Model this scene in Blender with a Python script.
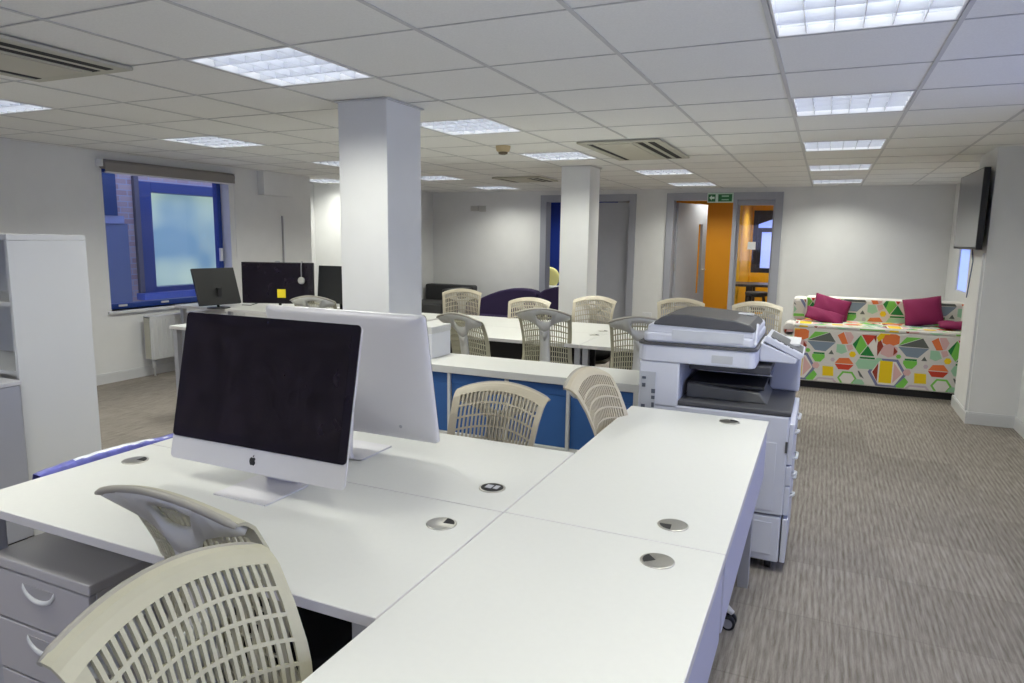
import bpy, bmesh, math, random
from mathutils import Vector, Matrix
random.seed(7)
PI = math.pi
for o in list(bpy.data.objects): bpy.data.objects.remove(o)
SC = bpy.context.scene
COL = SC.collection

# ---------------------------------------------------------------- camera, world, exposure
F_PX, YAW, PITCH, ROLL, CAM_H = 687.5, -0.4239, -0.1501, -0.014, 1.47
cy_, sy_, cp_, sp_ = math.cos(YAW), math.sin(YAW), math.cos(PITCH), math.sin(PITCH)
fwd = Vector((sy_*cp_, cy_*cp_, sp_)); rgt = Vector((cy_, -sy_, 0)); dwn = fwd.cross(rgt)
cr_, sr_ = math.cos(ROLL), math.sin(ROLL)
r2 = rgt*cr_ + dwn*sr_; d2 = dwn*cr_ - rgt*sr_
cam = bpy.data.cameras.new('camera'); camo = bpy.data.objects.new('camera', cam); COL.objects.link(camo)
mw = Matrix.Identity(4)
for i in range(3):
    mw[i][0] = r2[i]; mw[i][1] = -d2[i]; mw[i][2] = -fwd[i]
mw.translation = Vector((0, 0, CAM_H)); camo.matrix_world = mw
cam.sensor_width = 36; cam.lens = F_PX/1024*36; cam.clip_start = .02; cam.clip_end = 100
SC.camera = camo

W = bpy.data.worlds.new('dusk_sky'); SC.world = W; W.use_nodes = True
wn = W.node_tree.nodes; wl = W.node_tree.links
bgn = wn['Background']; tcw = wn.new('ShaderNodeTexCoord'); sep = wn.new('ShaderNodeSeparateXYZ'); rmp = wn.new('ShaderNodeValToRGB')
wl.new(tcw.outputs['Generated'], sep.inputs[0]); wl.new(sep.outputs['Z'], rmp.inputs[0]); wl.new(rmp.outputs[0], bgn.inputs[0])
rmp.color_ramp.elements[0].color = (.42, .50, .92, 1); rmp.color_ramp.elements[1].color = (.07, .15, .55, 1)
bgn.inputs[1].default_value = 2.6
SC.view_settings.view_transform = 'Standard'; SC.view_settings.look = 'None'
SC.view_settings.gamma = 1.0; SC.view_settings.use_curve_mapping = False
SC.view_settings.exposure = 0.33
SC.cycles.use_denoising = True
SC.cycles.max_bounces = 8; SC.cycles.diffuse_bounces = 5; SC.cycles.sample_clamp_indirect = 4.0
SC.cycles.caustics_reflective = False; SC.cycles.caustics_refractive = False

LAMP_W = 11.0        # watts of each ceiling luminaire
LAMP_DIM = 9.0       # lamps turned down to flatten the desk light: right-hand row, viewpoint, alcove
CEIL = 2.227; DESK = .73; WL = -6.335; WR = 1.46; WB = 10.6

# ---------------------------------------------------------------- materials
MATS = {}
def mat(name, col, rough=.5, metal=0, spec=.5, emis=None, estr=0, trans=0, coat=0, noise=0, nscale=40, bump=0, bscale=200, alpha=1):
    if name in MATS: return MATS[name]
    m = bpy.data.materials.new(name); m.use_nodes = True
    nt = m.node_tree; b = nt.nodes['Principled BSDF']
    b.inputs['Base Color'].default_value = (*col, 1); b.inputs['Roughness'].default_value = rough
    b.inputs['Metallic'].default_value = metal; b.inputs['Specular IOR Level'].default_value = spec
    if emis: b.inputs['Emission Color'].default_value = (*emis, 1); b.inputs['Emission Strength'].default_value = estr
    if trans: b.inputs['Transmission Weight'].default_value = trans
    if coat: b.inputs['Coat Weight'].default_value = coat; b.inputs['Coat Roughness'].default_value = .05
    if noise or bump:
        tc = nt.nodes.new('ShaderNodeTexCoord')
    if noise:
        n = nt.nodes.new('ShaderNodeTexNoise'); n.inputs['Scale'].default_value = nscale; n.inputs['Detail'].default_value = 4
        nt.links.new(tc.outputs['Object'], n.inputs['Vector'])
        mr = nt.nodes.new('ShaderNodeMapRange'); mr.inputs[1].default_value = .3; mr.inputs[2].default_value = .7
        mr.inputs[3].default_value = 1-noise; mr.inputs[4].default_value = 1+noise
        nt.links.new(n.outputs['Fac'], mr.inputs[0])
        mx = nt.nodes.new('ShaderNodeMix'); mx.data_type = 'RGBA'; mx.blend_type = 'MULTIPLY'; mx.inputs[0].default_value = 1
        mx.inputs[6].default_value = (*col, 1)
        cb = nt.nodes.new('ShaderNodeCombineColor')
        for k in range(3): nt.links.new(mr.outputs[0], cb.inputs[k])
        nt.links.new(cb.outputs[0], mx.inputs[7]); nt.links.new(mx.outputs[2], b.inputs['Base Color'])
    if bump:
        n2 = nt.nodes.new('ShaderNodeTexNoise'); n2.inputs['Scale'].default_value = bscale
        nt.links.new(tc.outputs['Object'], n2.inputs['Vector'])
        bp = nt.nodes.new('ShaderNodeBump'); bp.inputs['Strength'].default_value = bump; bp.inputs['Distance'].default_value = .002
        nt.links.new(n2.outputs['Fac'], bp.inputs['Height']); nt.links.new(bp.outputs[0], b.inputs['Normal'])
    MATS[name] = m; return m

wall_m = mat('white_wall_paint', (.76, .765, .76), .7, spec=.3, noise=.015, nscale=6, bump=.05, bscale=120)
tile_m = mat('ceiling_tile', (.86, .86, .84), .9, spec=.2, noise=.03, nscale=120, bump=.1, bscale=300)
grid_m = mat('ceiling_grid_paint', (.60, .60, .60), .5)
white_m = mat('white_laminate', (.66, .665, .635), .38, noise=.008, nscale=60)
edge_m = mat('white_edge_banding', (.66, .645, .65), .45)
gmetal_m = mat('grey_steel', (.42, .43, .48), .4, metal=.3)
panel_m = mat('grey_cable_panel', (.50, .51, .66), .45)
shell_m = mat('beige_chair_plastic', (.46, .44, .33), .45, noise=.02, nscale=20)
shell2_m = mat('cream_chair_plastic', (.47, .42, .315), .45, noise=.02, nscale=20)
support_m = mat('light_grey_chair_plastic', (.66, .66, .635), .4)
black_m = mat('black_plastic', (.012, .012, .015), .45)
blackfab_m = mat('black_fabric', (.015, .015, .018), .9, bump=.3, bscale=400)
alu_m = mat('anodised_aluminium', (.70, .69, .72), .42, metal=.25, spec=.5)
glassblk_m = mat('black_screen_glass', (.012, .009, .016), .09, spec=.5, noise=.3, nscale=9)
matt_m = mat('matt_screen', (.014, .015, .016), .42)
chrome_m = mat('brushed_nickel', (.50, .49, .45), .28, metal=.85)
dark_m = mat('dark_void', (.02, .02, .02), .8)
white_pl = mat('white_plastic', (.74, .75, .77), .4)
prn_m = mat('printer_white_plastic', (.66, .68, .76), .38)
prd_m = mat('printer_dark_grey_plastic', (.085, .085, .09), .42)
skirt_m = mat('skirting_gloss_white', (.66, .67, .68), .3)
frame_m = mat('grey_door_frame_paint', (.36, .37, .42), .45)
door_m = mat('grey_door_laminate', (.40, .41, .45), .5, noise=.02, nscale=8)
blueframe_m = mat('blue_window_frame', (.02, .06, .30), .35)
glass_m = mat('window_glass', (1, 1, 1), .0, trans=1)
ped_m = mat('pedestal_grey', (.50, .485, .49), .45)
tan_m = mat('cassette_cream_plastic', (.50, .49, .41), .5)

def pane_glass():
    m = bpy.data.materials.new('clear_pane'); m.use_nodes = True; nt = m.node_tree
    nt.nodes.clear(); out = nt.nodes.new('ShaderNodeOutputMaterial'); mx = nt.nodes.new('ShaderNodeMixShader')
    t = nt.nodes.new('ShaderNodeBsdfTransparent'); g = nt.nodes.new('ShaderNodeBsdfGlossy'); fr = nt.nodes.new('ShaderNodeFresnel')
    g.inputs['Roughness'].default_value = .02; fr.inputs['IOR'].default_value = 1.5
    ge = nt.nodes.new('ShaderNodeNewGeometry'); sb = nt.nodes.new('ShaderNodeMath'); sb.operation = 'SUBTRACT'; sb.inputs[0].default_value = 1
    ml = nt.nodes.new('ShaderNodeMath'); ml.operation = 'MULTIPLY'; nt.links.new(ge.outputs['Backfacing'], sb.inputs[1])
    nt.links.new(fr.outputs[0], ml.inputs[0]); nt.links.new(sb.outputs[0], ml.inputs[1])
    nt.links.new(ml.outputs[0], mx.inputs[0]); nt.links.new(t.outputs[0], mx.inputs[1]); nt.links.new(g.outputs[0], mx.inputs[2])
    nt.links.new(mx.outputs[0], out.inputs[0]); MATS['clear_pane'] = m; return m
pane_m = pane_glass()
mat('glowing_dusk_pane', (.5, .55, .8), .4, emis=(.20, .33, .85), estr=.9)  # pane emits by itself, standing in for dusk light from outside

def carpet():
    m = bpy.data.materials.new('striped_carpet_tiles'); m.use_nodes = True; nt = m.node_tree; b = nt.nodes['Principled BSDF']; L = nt.links
    b.inputs['Roughness'].default_value = .95; b.inputs['Specular IOR Level'].default_value = .1
    N = nt.nodes.new
    tc = N('ShaderNodeTexCoord'); mp = N('ShaderNodeMapping'); mp.inputs['Location'].default_value = (.13, .21, 0)
    L.new(tc.outputs['Object'], mp.inputs[0])
    # fine lengthways ribs with a wandering edge, broken up along their length
    s0 = N('ShaderNodeMapping'); s0.inputs['Scale'].default_value = (7, 2.2, 1); L.new(mp.outputs[0], s0.inputs[0])
    n0 = N('ShaderNodeTexNoise'); n0.inputs['Scale'].default_value = 1; n0.inputs['Detail'].default_value = 2; L.new(s0.outputs[0], n0.inputs['Vector'])
    sx = N('ShaderNodeSeparateXYZ'); L.new(mp.outputs[0], sx.inputs[0])
    ma = N('ShaderNodeMath'); ma.operation = 'MULTIPLY'; ma.inputs[1].default_value = 2*PI/.025; L.new(sx.outputs[0], ma.inputs[0])
    mb_ = N('ShaderNodeMath'); mb_.operation = 'MULTIPLY_ADD'; mb_.inputs[1].default_value = 4.0; L.new(n0.outputs['Fac'], mb_.inputs[0]); L.new(ma.outputs[0], mb_.inputs[2])
    si = N('ShaderNodeMath'); si.operation = 'SINE'; L.new(mb_.outputs[0], si.inputs[0])
    s1 = N('ShaderNodeMapping'); s1.inputs['Scale'].default_value = (95, 7, 1); L.new(mp.outputs[0], s1.inputs[0])
    nn = N('ShaderNodeTexNoise'); nn.inputs['Scale'].default_value = 1; nn.inputs['Detail'].default_value = 4; nn.inputs['Roughness'].default_value = .65
    L.new(s1.outputs[0], nn.inputs['Vector'])
    n1 = N('ShaderNodeMath'); n1.operation = 'MULTIPLY_ADD'; n1.inputs[1].default_value = .085; L.new(si.outputs[0], n1.inputs[0]); L.new(nn.outputs['Fac'], n1.inputs[2])
    s2 = N('ShaderNodeMapping'); s2.inputs['Scale'].default_value = (300, 160, 1); L.new(mp.outputs[0], s2.inputs[0])
    n2 = N('ShaderNodeTexNoise'); n2.inputs['Scale'].default_value = 1; L.new(s2.outputs[0], n2.inputs['Vector'])
    # tile tone and seams
    br = N('ShaderNodeTexBrick'); br.offset = 0.0; br.inputs['Scale'].default_value = 1; br.inputs['Brick Width'].default_value = .5; br.inputs['Row Height'].default_value = .5
    br.inputs['Mortar Size'].default_value = .004; br.inputs['Mortar Smooth'].default_value = .4
    br.inputs['Color1'].default_value = (.46, .46, .46, 1); br.inputs['Color2'].default_value = (.56, .56, .56, 1); br.inputs['Mortar'].default_value = (.45, .45, .45, 1)
    L.new(mp.outputs[0], br.inputs[0])
    cr = N('ShaderNodeValToRGB'); cr.color_ramp.elements[0].position = .30; cr.color_ramp.elements[1].position = .68
    cr.color_ramp.elements[0].color = (.150, .132, .112, 1); cr.color_ramp.elements[1].color = (.325, .296, .268, 1)
    ad = N('ShaderNodeMath'); ad.operation = 'MULTIPLY_ADD'; ad.inputs[1].default_value = .75; L.new(n1.outputs[0], ad.inputs[0])
    m2 = N('ShaderNodeMath'); m2.operation = 'MULTIPLY'; m2.inputs[1].default_value = .25; L.new(n2.outputs['Fac'], m2.inputs[0]); L.new(m2.outputs[0], ad.inputs[2])
    L.new(ad.outputs[0], cr.inputs[0])
    mx = N('ShaderNodeMix'); mx.data_type = 'RGBA'; mx.blend_type = 'MULTIPLY'; mx.inputs[0].default_value = 1
    L.new(cr.outputs[0], mx.inputs[6]); L.new(br.outputs['Color'], mx.inputs[7])
    g = N('ShaderNodeVectorMath'); g.operation = 'SCALE'; g.inputs['Scale'].default_value = 2.0; L.new(mx.outputs[2], g.inputs[0])
    L.new(g.outputs[0], b.inputs['Base Color'])
    bp = N('ShaderNodeBump'); bp.inputs['Strength'].default_value = .35; bp.inputs['Distance'].default_value = .003; L.new(n1.outputs[0], bp.inputs['Height']); L.new(bp.outputs[0], b.inputs['Normal'])
    return m
carpet_m = carpet()

def brick(name, c1, c2, mo, w=.225, h=.075, axis='yz'):
    m = bpy.data.materials.new(name); m.use_nodes = True; nt = m.node_tree; b = nt.nodes['Principled BSDF']; L = nt.links; N = nt.nodes.new
    tc = N('ShaderNodeTexCoord'); sp = N('ShaderNodeSeparateXYZ'); cb = N('ShaderNodeCombineXYZ')
    L.new(tc.outputs['Object'], sp.inputs[0]); L.new(sp.outputs['Y'], cb.inputs[0]); L.new(sp.outputs['Z'], cb.inputs[1])
    br = N('ShaderNodeTexBrick'); br.inputs['Scale'].default_value = 1; br.inputs['Brick Width'].default_value = w; br.inputs['Row Height'].default_value = h
    br.inputs['Mortar Size'].default_value = .006; br.inputs['Color1'].default_value = (*c1, 1); br.inputs['Color2'].default_value = (*c2, 1); br.inputs['Mortar'].default_value = (*mo, 1)
    L.new(cb.outputs[0], br.inputs[0]); L.new(br.outputs[0], b.inputs['Base Color']); b.inputs['Roughness'].default_value = .9
    return m
brick_m = brick('outside_brickwork', (.46, .30, .24), (.60, .46, .36), (.50, .50, .50))

# ---------------------------------------------------------------- mesh helpers
class MB:
    def __init__(s): s.bm = bmesh.new(); s.mats = []; s.cur = 0
    def use(s, m):
        if m not in s.mats: s.mats.append(m)
        s.cur = s.mats.index(m); return s
    def face(s, pts, smooth=False):
        f = s.bm.faces.new([s.bm.verts.new(p) for p in pts]); f.material_index = s.cur; f.smooth = smooth; return f
    def box(s, x0, x1, y0, y1, z0, z1, M=None):
        c = [(x0,y0,z0),(x1,y0,z0),(x1,y1,z0),(x0,y1,z0),(x0,y0,z1),(x1,y0,z1),(x1,y1,z1),(x0,y1,z1)]
        if M is not None: c = [M @ Vector(p) for p in c]
        v = [s.bm.verts.new(p) for p in c]
        for q in ((3,2,1,0),(4,5,6,7),(0,1,5,4),(1,2,6,5),(2,3,7,6),(3,0,4,7)):
            f = s.bm.faces.new([v[i] for i in q]); f.material_index = s.cur
        return s
    def prism(s, pts, a0, a1, axis='y', M=None, smooth=False):
        """pts: 2D outline; extruded along axis from a0 to a1. axis y: (x,z); x: (y,z); z: (x,y)"""
        def P(p, a):
            q = {'y': (p[0], a, p[1]), 'x': (a, p[0], p[1]), 'z': (p[0], p[1], a)}[axis]
            return M @ Vector(q) if M is not None else Vector(q)
        A = [s.bm.verts.new(P(p, a0)) for p in pts]; B = [s.bm.verts.new(P(p, a1)) for p in pts]
        n = len(pts); fs = []
        for i in range(n):
            fs.append(s.bm.faces.new([A[i], A[(i+1) % n], B[(i+1) % n], B[i]])); fs[-1].smooth = smooth
        fs.append(s.bm.faces.new(A[::-1])); fs.append(s.bm.faces.new(B))
        for f in fs: f.material_index = s.cur
        return s
    def cyl(s, p0, p1, r0, r1=None, n=20, caps=True, smooth=True):
        p0 = Vector(p0); p1 = Vector(p1); r1 = r0 if r1 is None else r1
        d = (p1-p0).normalized(); u = d.orthogonal().normalized(); w = d.cross(u)
        ring = lambda c, r: [s.bm.verts.new(c + (u*math.cos(2*PI*i/n) + w*math.sin(2*PI*i/n))*r) for i in range(n)]
        A = ring(p0, r0); B = ring(p1, r1)
        for i in range(n):
            f = s.bm.faces.new([A[i], A[(i+1) % n], B[(i+1) % n], B[i]]); f.smooth = smooth; f.material_index = s.cur
        if caps:
            for R_ in (A[::-1], B): f = s.bm.faces.new(R_); f.material_index = s.cur
        return s
    def tube(s, pts, rad, n=10, flat=None):
        """swept round (or flattened) tube; rad number or list; flat=(axis vector, factor)"""
        pts = [Vector(p) for p in pts]; k = len(pts)
        rad = rad if isinstance(rad, (list, tuple)) else [rad]*k
        prev = None; up = None
        for i, p in enumerate(pts):
            d = (pts[min(i+1, k-1)] - pts[max(i-1, 0)]).normalized()
            if up is None: up = d.orthogonal().normalized()
            up = (up - d*up.dot(d)).normalized(); w = d.cross(up)
            R_ = []
            for j in range(n):
                a = 2*PI*j/n; o = (up*math.cos(a) + w*math.sin(a))*rad[i]
                if flat: ax = Vector(flat[0]); o -= ax*o.dot(ax)*(1-flat[1])
                R_.append(s.bm.verts.new(p+o))
            if prev:
                for j in range(n):
                    f = s.bm.faces.new([prev[j], prev[(j+1) % n], R_[(j+1) % n], R_[j]]); f.smooth = True; f.material_index = s.cur
            else: f = s.bm.faces.new(R_[::-1]); f.material_index = s.cur
            prev = R_
        f = s.bm.faces.new(prev); f.material_index = s.cur
        return s
    def lathe(s, prof, c=(0, 0, 0), n=28, axis='z'):
        rings = []
        for r, h in prof:
            ring = []
            for i in range(n):
                a = 2*PI*i/n; x, y = r*math.cos(a), r*math.sin(a)
                q = {'z': (x, y, h), 'y': (x, h, y), 'x': (h, x, y)}[axis]
                ring.append(s.bm.verts.new((c[0]+q[0], c[1]+q[1], c[2]+q[2])))
            rings.append(ring)
        for A, B in zip(rings, rings[1:]):
            for i in range(n):
                f = s.bm.faces.new([A[i], A[(i+1) % n], B[(i+1) % n], B[i]]); f.smooth = True; f.material_index = s.cur
        for R_ in (rings[0][::-1], rings[-1]):
            f = s.bm.faces.new(R_); f.material_index = s.cur
        return s
    def build(s, name, m=None, parent=None, loc=(0, 0, 0), bevel=0, segs=2, solid=0, offset=0, subsurf=0, norm=True, weld=False):
        if weld: bmesh.ops.remove_doubles(s.bm, verts=s.bm.verts[:], dist=.0012)
        if norm: bmesh.ops.recalc_face_normals(s.bm, faces=s.bm.faces[:])
        me = bpy.data.meshes.new(name); s.bm.to_mesh(me); s.bm.free()
        if m is not None: me.materials.append(m)
        else:
            for q in s.mats: me.materials.append(q)
        o = bpy.data.objects.new(name, me); COL.objects.link(o); o.location = loc
        if parent is not None: o.parent = parent
        if solid:
            md = o.modifiers.new('solid', 'SOLIDIFY'); md.thickness = solid; md.offset = offset
        if subsurf:
            md = o.modifiers.new('sub', 'SUBSURF'); md.levels = subsurf; md.render_levels = subsurf
        if bevel:
            md = o.modifiers.new('bev', 'BEVEL'); md.width = bevel; md.segments = segs; md.limit_method = 'ANGLE'; md.angle_limit = math.radians(40)
            md.harden_normals = False
        return o

def rrect(x0, x1, z0, z1, r, n=5):
    """rounded rectangle outline"""
    out = []
    for cx, cz, a0 in ((x1-r, z1-r, 0), (x0+r, z1-r, PI/2), (x0+r, z0+r, PI), (x1-r, z0+r, 1.5*PI)):
        for i in range(n+1):
            a = a0 + PI/2*i/n; out.append((cx + r*math.cos(a), cz + r*math.sin(a)))
    return out
def tag(o, label, cat, group=None, kind=None):
    if label: o['label'] = label
    if cat: o['category'] = cat
    if group: o['group'] = group
    if kind: o['kind'] = kind
    return o
def thing(name, loc, label, cat, rz=0, group=None):
    o = bpy.data.objects.new(name, None); COL.objects.link(o); o.location = loc; o.rotation_euler = (0, 0, rz); o.empty_display_size = .1
    return tag(o, label, cat, group)
def struct(o, label=None):
    o['kind'] = 'structure'
    if label: o['label'] = label
    return o
def dup(root, loc, rz, label, group=None, dz=None):
    r = root.copy(); COL.objects.link(r); r.location = loc; r.rotation_euler = (0, 0, rz); r['label'] = label
    if group: r['group'] = group
    for ch in list(root.children):
        c = ch.copy(); COL.objects.link(c); c.parent = r
        for g in list(ch.children):
            d = g.copy(); COL.objects.link(d); d.parent = c
    return r

# ---------------------------------------------------------------- room shell
YF = -3.0      # wall behind the viewpoint
struct(MB().box(WL-.3, 2.6, YF-.2, 15.2, -.12, 0).box(-7.25, WL-.3, 7.34, 12.6, -.12, 0).build('floor', carpet_m))

GX0, GY0, GP = -.24, 2.89, .6
LIGHTS = [(GX0+gx*GP, GY0+gy*GP) for gx, rows in ((0, (-7, -4, -1, 2, 5, 8, 11)), (-4, (-7, -4, -1, 2, 5)), (-3, (8, 11)), (-8, (-4, -1, 2, 5, 8, 11)), (-11, (8,))) for gy in rows]
holes = [(x, x+GP, y, y+GP) for x, y in LIGHTS]
# suspended ceiling: tiles with holes at the luminaires
mb = MB()
nx0, nx1, ny0, ny1 = -13, 4, -10, 13
for i in range(nx0, nx1):
    for j in range(ny0, ny1):
        x, y = GX0+i*GP, GY0+j*GP
        if x+GP < WL-.1 and not (7.0 < y < 8.6 and x > -7.3) and not (y > WB and x > -7.1): continue
        if any(abs(x-h[0]) < .01 and abs(y-h[2]) < .01 for h in holes): continue
        mb.box(x+.0002, x+GP-.0002, y+.0002, y+GP-.0002, CEIL, CEIL+.015)
ceil = struct(mb.build('ceiling', tile_m))
mb = MB()
for i in range(nx0, nx1+1): x = GX0+i*GP; mb.box(x-.009, x+.009, GY0+ny0*GP if x > WL else 7.4, GY0+ny1*GP if x > WL else 8.5, CEIL-.004, CEIL-.001)
for j in range(ny0, ny1+1): y = GY0+j*GP; mb.box(GX0+(nx0 if 7.4 < y < 8.5 else -10)*GP, GX0+nx1*GP, y-.004, y+.004, CEIL-.0035, CEIL-.0012)
mb.build('ceiling_grid', grid_m, parent=ceil)
struct(MB().box(WL-.3, 2.6, YF-.2, 15.2, CEIL+.25, CEIL+.35).box(-7.25, WL-.3, 7.34, 8.6, CEIL+.25, CEIL+.35).box(-7.0, WL-.3, WB+.15, 12.6, CEIL+.25, CEIL+.35).build('roof_slab', wall_m))

TOP = CEIL+.25
def wall_x(name, x0, x1, y0, y1, holes=(), m=wall_m, top=TOP):
    """wall lying along Y between y0,y1, with (ya,yb,za,zb) openings"""
    mb = MB(); cuts = sorted(holes); y = y0
    for a, b, c, d in cuts:
        mb.box(x0, x1, y, a, 0, top); mb.box(x0, x1, a, b, d, top)
        if c > 0: mb.box(x0, x1, a, b, 0, c)
        y = b
    mb.box(x0, x1, y, y1, 0, top)
    return struct(mb.build(name, m))
def wall_y(name, y0, y1, x0, x1, holes=(), m=wall_m, top=TOP):
    mb = MB(); x = x0
    for a, b, c, d in sorted(holes):
        mb.box(x, a, y0, y1, 0, top); mb.box(a, b, y0, y1, d, top)
        if c > 0: mb.box(a, b, y0, y1, 0, c)
        x = b
    mb.box(x, x1, y0, y1, 0, top)
    return struct(mb.build(name, m))
WIN = (4.49, 6.03, .70, 2.10)
wall_x('wall_left', WL-.205, WL, 3.66, 7.42, [WIN])
wall_x('wall_left_front', WL-.3, WL+.06, YF, 3.66)
wall_y('wall_alcove', 8.45, 8.6, -7.25, WL)
wall_x('wall_alcove_side', -7.25, -7.15, 7.42, 8.45)
wall_y('wall_alcove_return', 7.34, 7.42, -7.25, WL-.3)
wall_x('wall_left_rear', WL-.15, WL, 8.6, WB)
D1 = (-4.19, -2.82, 0, 2.05); D2 = (-2.14, -.71, 0, 2.055)
wall_y('wall_back', WB, WB+.15, WL-.3, WR+.12, [(d[0]-.03, d[1]+.03, 0, d[3]+.03) for d in (D1, D2)])
SW = (8.95, 9.85, .91, 1.42)
wall_x('wall_right', WR, WR+.12, 7.3, WB+.15, [SW])
RWIN = [(1.1, 2.5, .75, 2.0), (3.0, 4.4, .75, 2.0), (-1.8, -.4, .75, 2.0)]
wall_x('wall_right_near', 1.5, 1.8, YF, 6.61, RWIN)
struct(MB().box(1.165, 1.8, 6.61, 7.3, 0, TOP).build('wall_pier', wall_m), 'white projecting pier beside the patterned sofa')
FWIN = [(-2.9, -.8, .75, 2.05)]
wall_y('wall_front', YF-.2, YF, WL-.3, 1.8, FWIN)

# skirting
def sk(name, parts):
    mb = MB()
    for p in parts: mb.box(*p, 0, .09); mb.box(p[0]+(.004 if p[1]-p[0] < .05 else 0), p[1]-(.004 if p[1]-p[0] < .05 else 0), p[2]+(.004 if p[3]-p[2] < .05 else 0), p[3]-(.004 if p[3]-p[2] < .05 else 0), .09, .1)
    return struct(mb.build(name, skirt_m))
sk('baseboard_left', [(WL, WL+.018, 3.66, 7.42)])
sk('baseboard_back', [(WL, -4.30, WB-.018, WB), (-2.71, -2.25, WB-.018, WB), (-.6, WR, WB-.018, WB)])
sk('baseboard_right', [(1.147, 1.165, 6.592, 7.3), (1.165, 1.5, 6.592, 6.61), (1.482, 1.5, YF, 6.592), (WR-.018, WR, 7.3, WB)])
struct(MB().box(1.148, 1.165, 6.64, 6.68, .1, 1.40).build('trim_1', skirt_m), 'narrow white upright trim on the side of the pier')
sk('baseboard_alcove', [(-7.15, WL, 8.432, 8.45)])

# pillars
p = struct(MB().box(-2.605, -2.272, 3.305, 3.66, 0, CEIL).build('pillar', wall_m, bevel=.004), 'near white square pillar beside the low storage unit')
p = struct(MB().box(-2.62, -2.30, 7.02, 7.36, 0, CEIL).build('pillar', wall_m, bevel=.004), 'far white square pillar in front of the grey door')
mb = MB()   # shadow-gap trim at pillar heads
for x0, x1, y0, y1 in ((-2.62, -2.257, 3.29, 3.675), (-2.635, -2.285, 7.005, 7.375)): mb.box(x0, x1, y0, y1, CEIL-.012, CEIL-.004)
struct(mb.build('trim_2', grid_m))

# ---------------------------------------------------------------- luminaires
lou_m = mat('bright_louvre', (.80, .82, .86), .25, metal=.35, spec=.6)
dif_m = mat('lit_diffuser', (.8, .8, .8), .5, emis=(.86, .91, 1.0), estr=1.25)
tube_m = mat('lit_tube', (.9, .9, .9), .5, emis=(.9, .95, 1.0), estr=3.0)
def make_lum():
    t = thing('ceiling_light', (0, 0, 0), 'recessed square louvred ceiling light', 'ceiling light')
    a = GP-.03
    mb = MB(); mb.box(0.012, GP-.012, .012, GP-.012, .10, .105)
    for b in ((.012, .02, .012, GP-.012), (GP-.02, GP-.012, .012, GP-.012), (.02, GP-.02, .012, .02), (.02, GP-.02, GP-.02, GP-.012)): mb.box(*b, -.003, .10)
    mb.build('housing', mat('white_steel_housing', (.8, .8, .8), .4), t)
    MB().box(.02, GP-.02, .02, GP-.02, .094, .098).build('diffuser', dif_m, t)
    for k in range(4):
        y = .085 + k*.143
        MB().cyl((.03, y, .075), (GP-.03, y, .075), .008, n=10).build('lamp_tube', tube_m, t)
    mb = MB()
    for k in range(1, 6): x = .02+(GP-.04)*k/6; mb.prism([(x-.004, .045), (x+.004, .045), (x+.0012, .0), (x-.0012, .0)], .02, GP-.02, 'y')
    for k in range(0, 5): y = .014+(GP-.028)*k/4; mb.prism([(y-.009, .045), (y+.009, .045), (y+.0015, .0), (y-.0015, .0)], .02, GP-.02, 'x')
    mb.build('louvre', lou_m, t)
    ld = bpy.data.lights.new('lamp_light', 'AREA'); ld.shape = 'SQUARE'; ld.size = .54; ld.energy = LAMP_W; ld.color = (1.0, 1.0, .89); ld.spread = math.radians(140)
    lo = bpy.data.objects.new('lamp_light', ld); COL.objects.link(lo); lo.parent = t; lo.location = (GP/2, GP/2, -.006)
    return t
lum0 = make_lum(); LUM_USED = False
dim_data = [c for c in lum0.children if c.type == 'LIGHT'][0].data.copy(); dim_data.energy = LAMP_DIM
lum_desc = {(0, -1): 'largest louvred ceiling light, cut by the top edge on the right', (0, 2): 'cream-lit louvred ceiling light, second in the right-hand row',
            (0, 5): 'slim-looking louvred ceiling light, third in the right-hand row', (0, 8): 'louvred ceiling light, fourth in the right-hand row',
            (0, 11): 'farthest louvred ceiling light in the right-hand row by the back wall', (-4, -1): 'bright louvred ceiling light just left of the near pillar head',
            (-4, 2): 'louvred ceiling light just right of the near pillar head', (-4, 5): 'louvred ceiling light above the front of the far pillar',
            (-3, 8): 'louvred ceiling light right of the far pillar', (-3, 11): 'louvred ceiling light above the grey double doors by the exit sign',
            (-8, -1): 'louvred ceiling light cut by the left edge of the picture', (-8, 2): 'louvred ceiling light between the window blind and the near pillar',
            (-8, 5): 'louvred ceiling light half hidden behind the near pillar', (-8, 8): 'louvred ceiling light just right of the near pillar, low towards the back wall',
            (-11, 8): 'louvred ceiling light in the alcove behind the near pillar', (-8, 11): 'farthest louvred ceiling light on the left, above the dark sofa'}
for (gx, rows) in ((-4, (-1, 2, 5)), (0, (-7, -4, -1, 2, 5, 8, 11)), (-4, (-7, -4)), (-3, (8, 11)), (-8, (-4, -1, 2, 5, 8, 11)), (-11, (8,))):
    for gy in rows:
        d = lum_desc.get((gx, gy), 'louvred ceiling light behind the viewpoint')
        loc = (GX0+gx*GP, GY0+gy*GP, CEIL)
        if not LUM_USED: lum0.location = loc; lum0['label'] = d; lum0['group'] = 'louvred ceiling lights'; LUM_USED = True
        else:
            lr = dup(lum0, loc, 0, d, 'louvred ceiling lights')
            if (gx == 0 and gy < 8) or gy < -1 or gx == -11:
                for c in lr.children:
                    if c.type == 'LIGHT': c.data = dim_data

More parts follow.
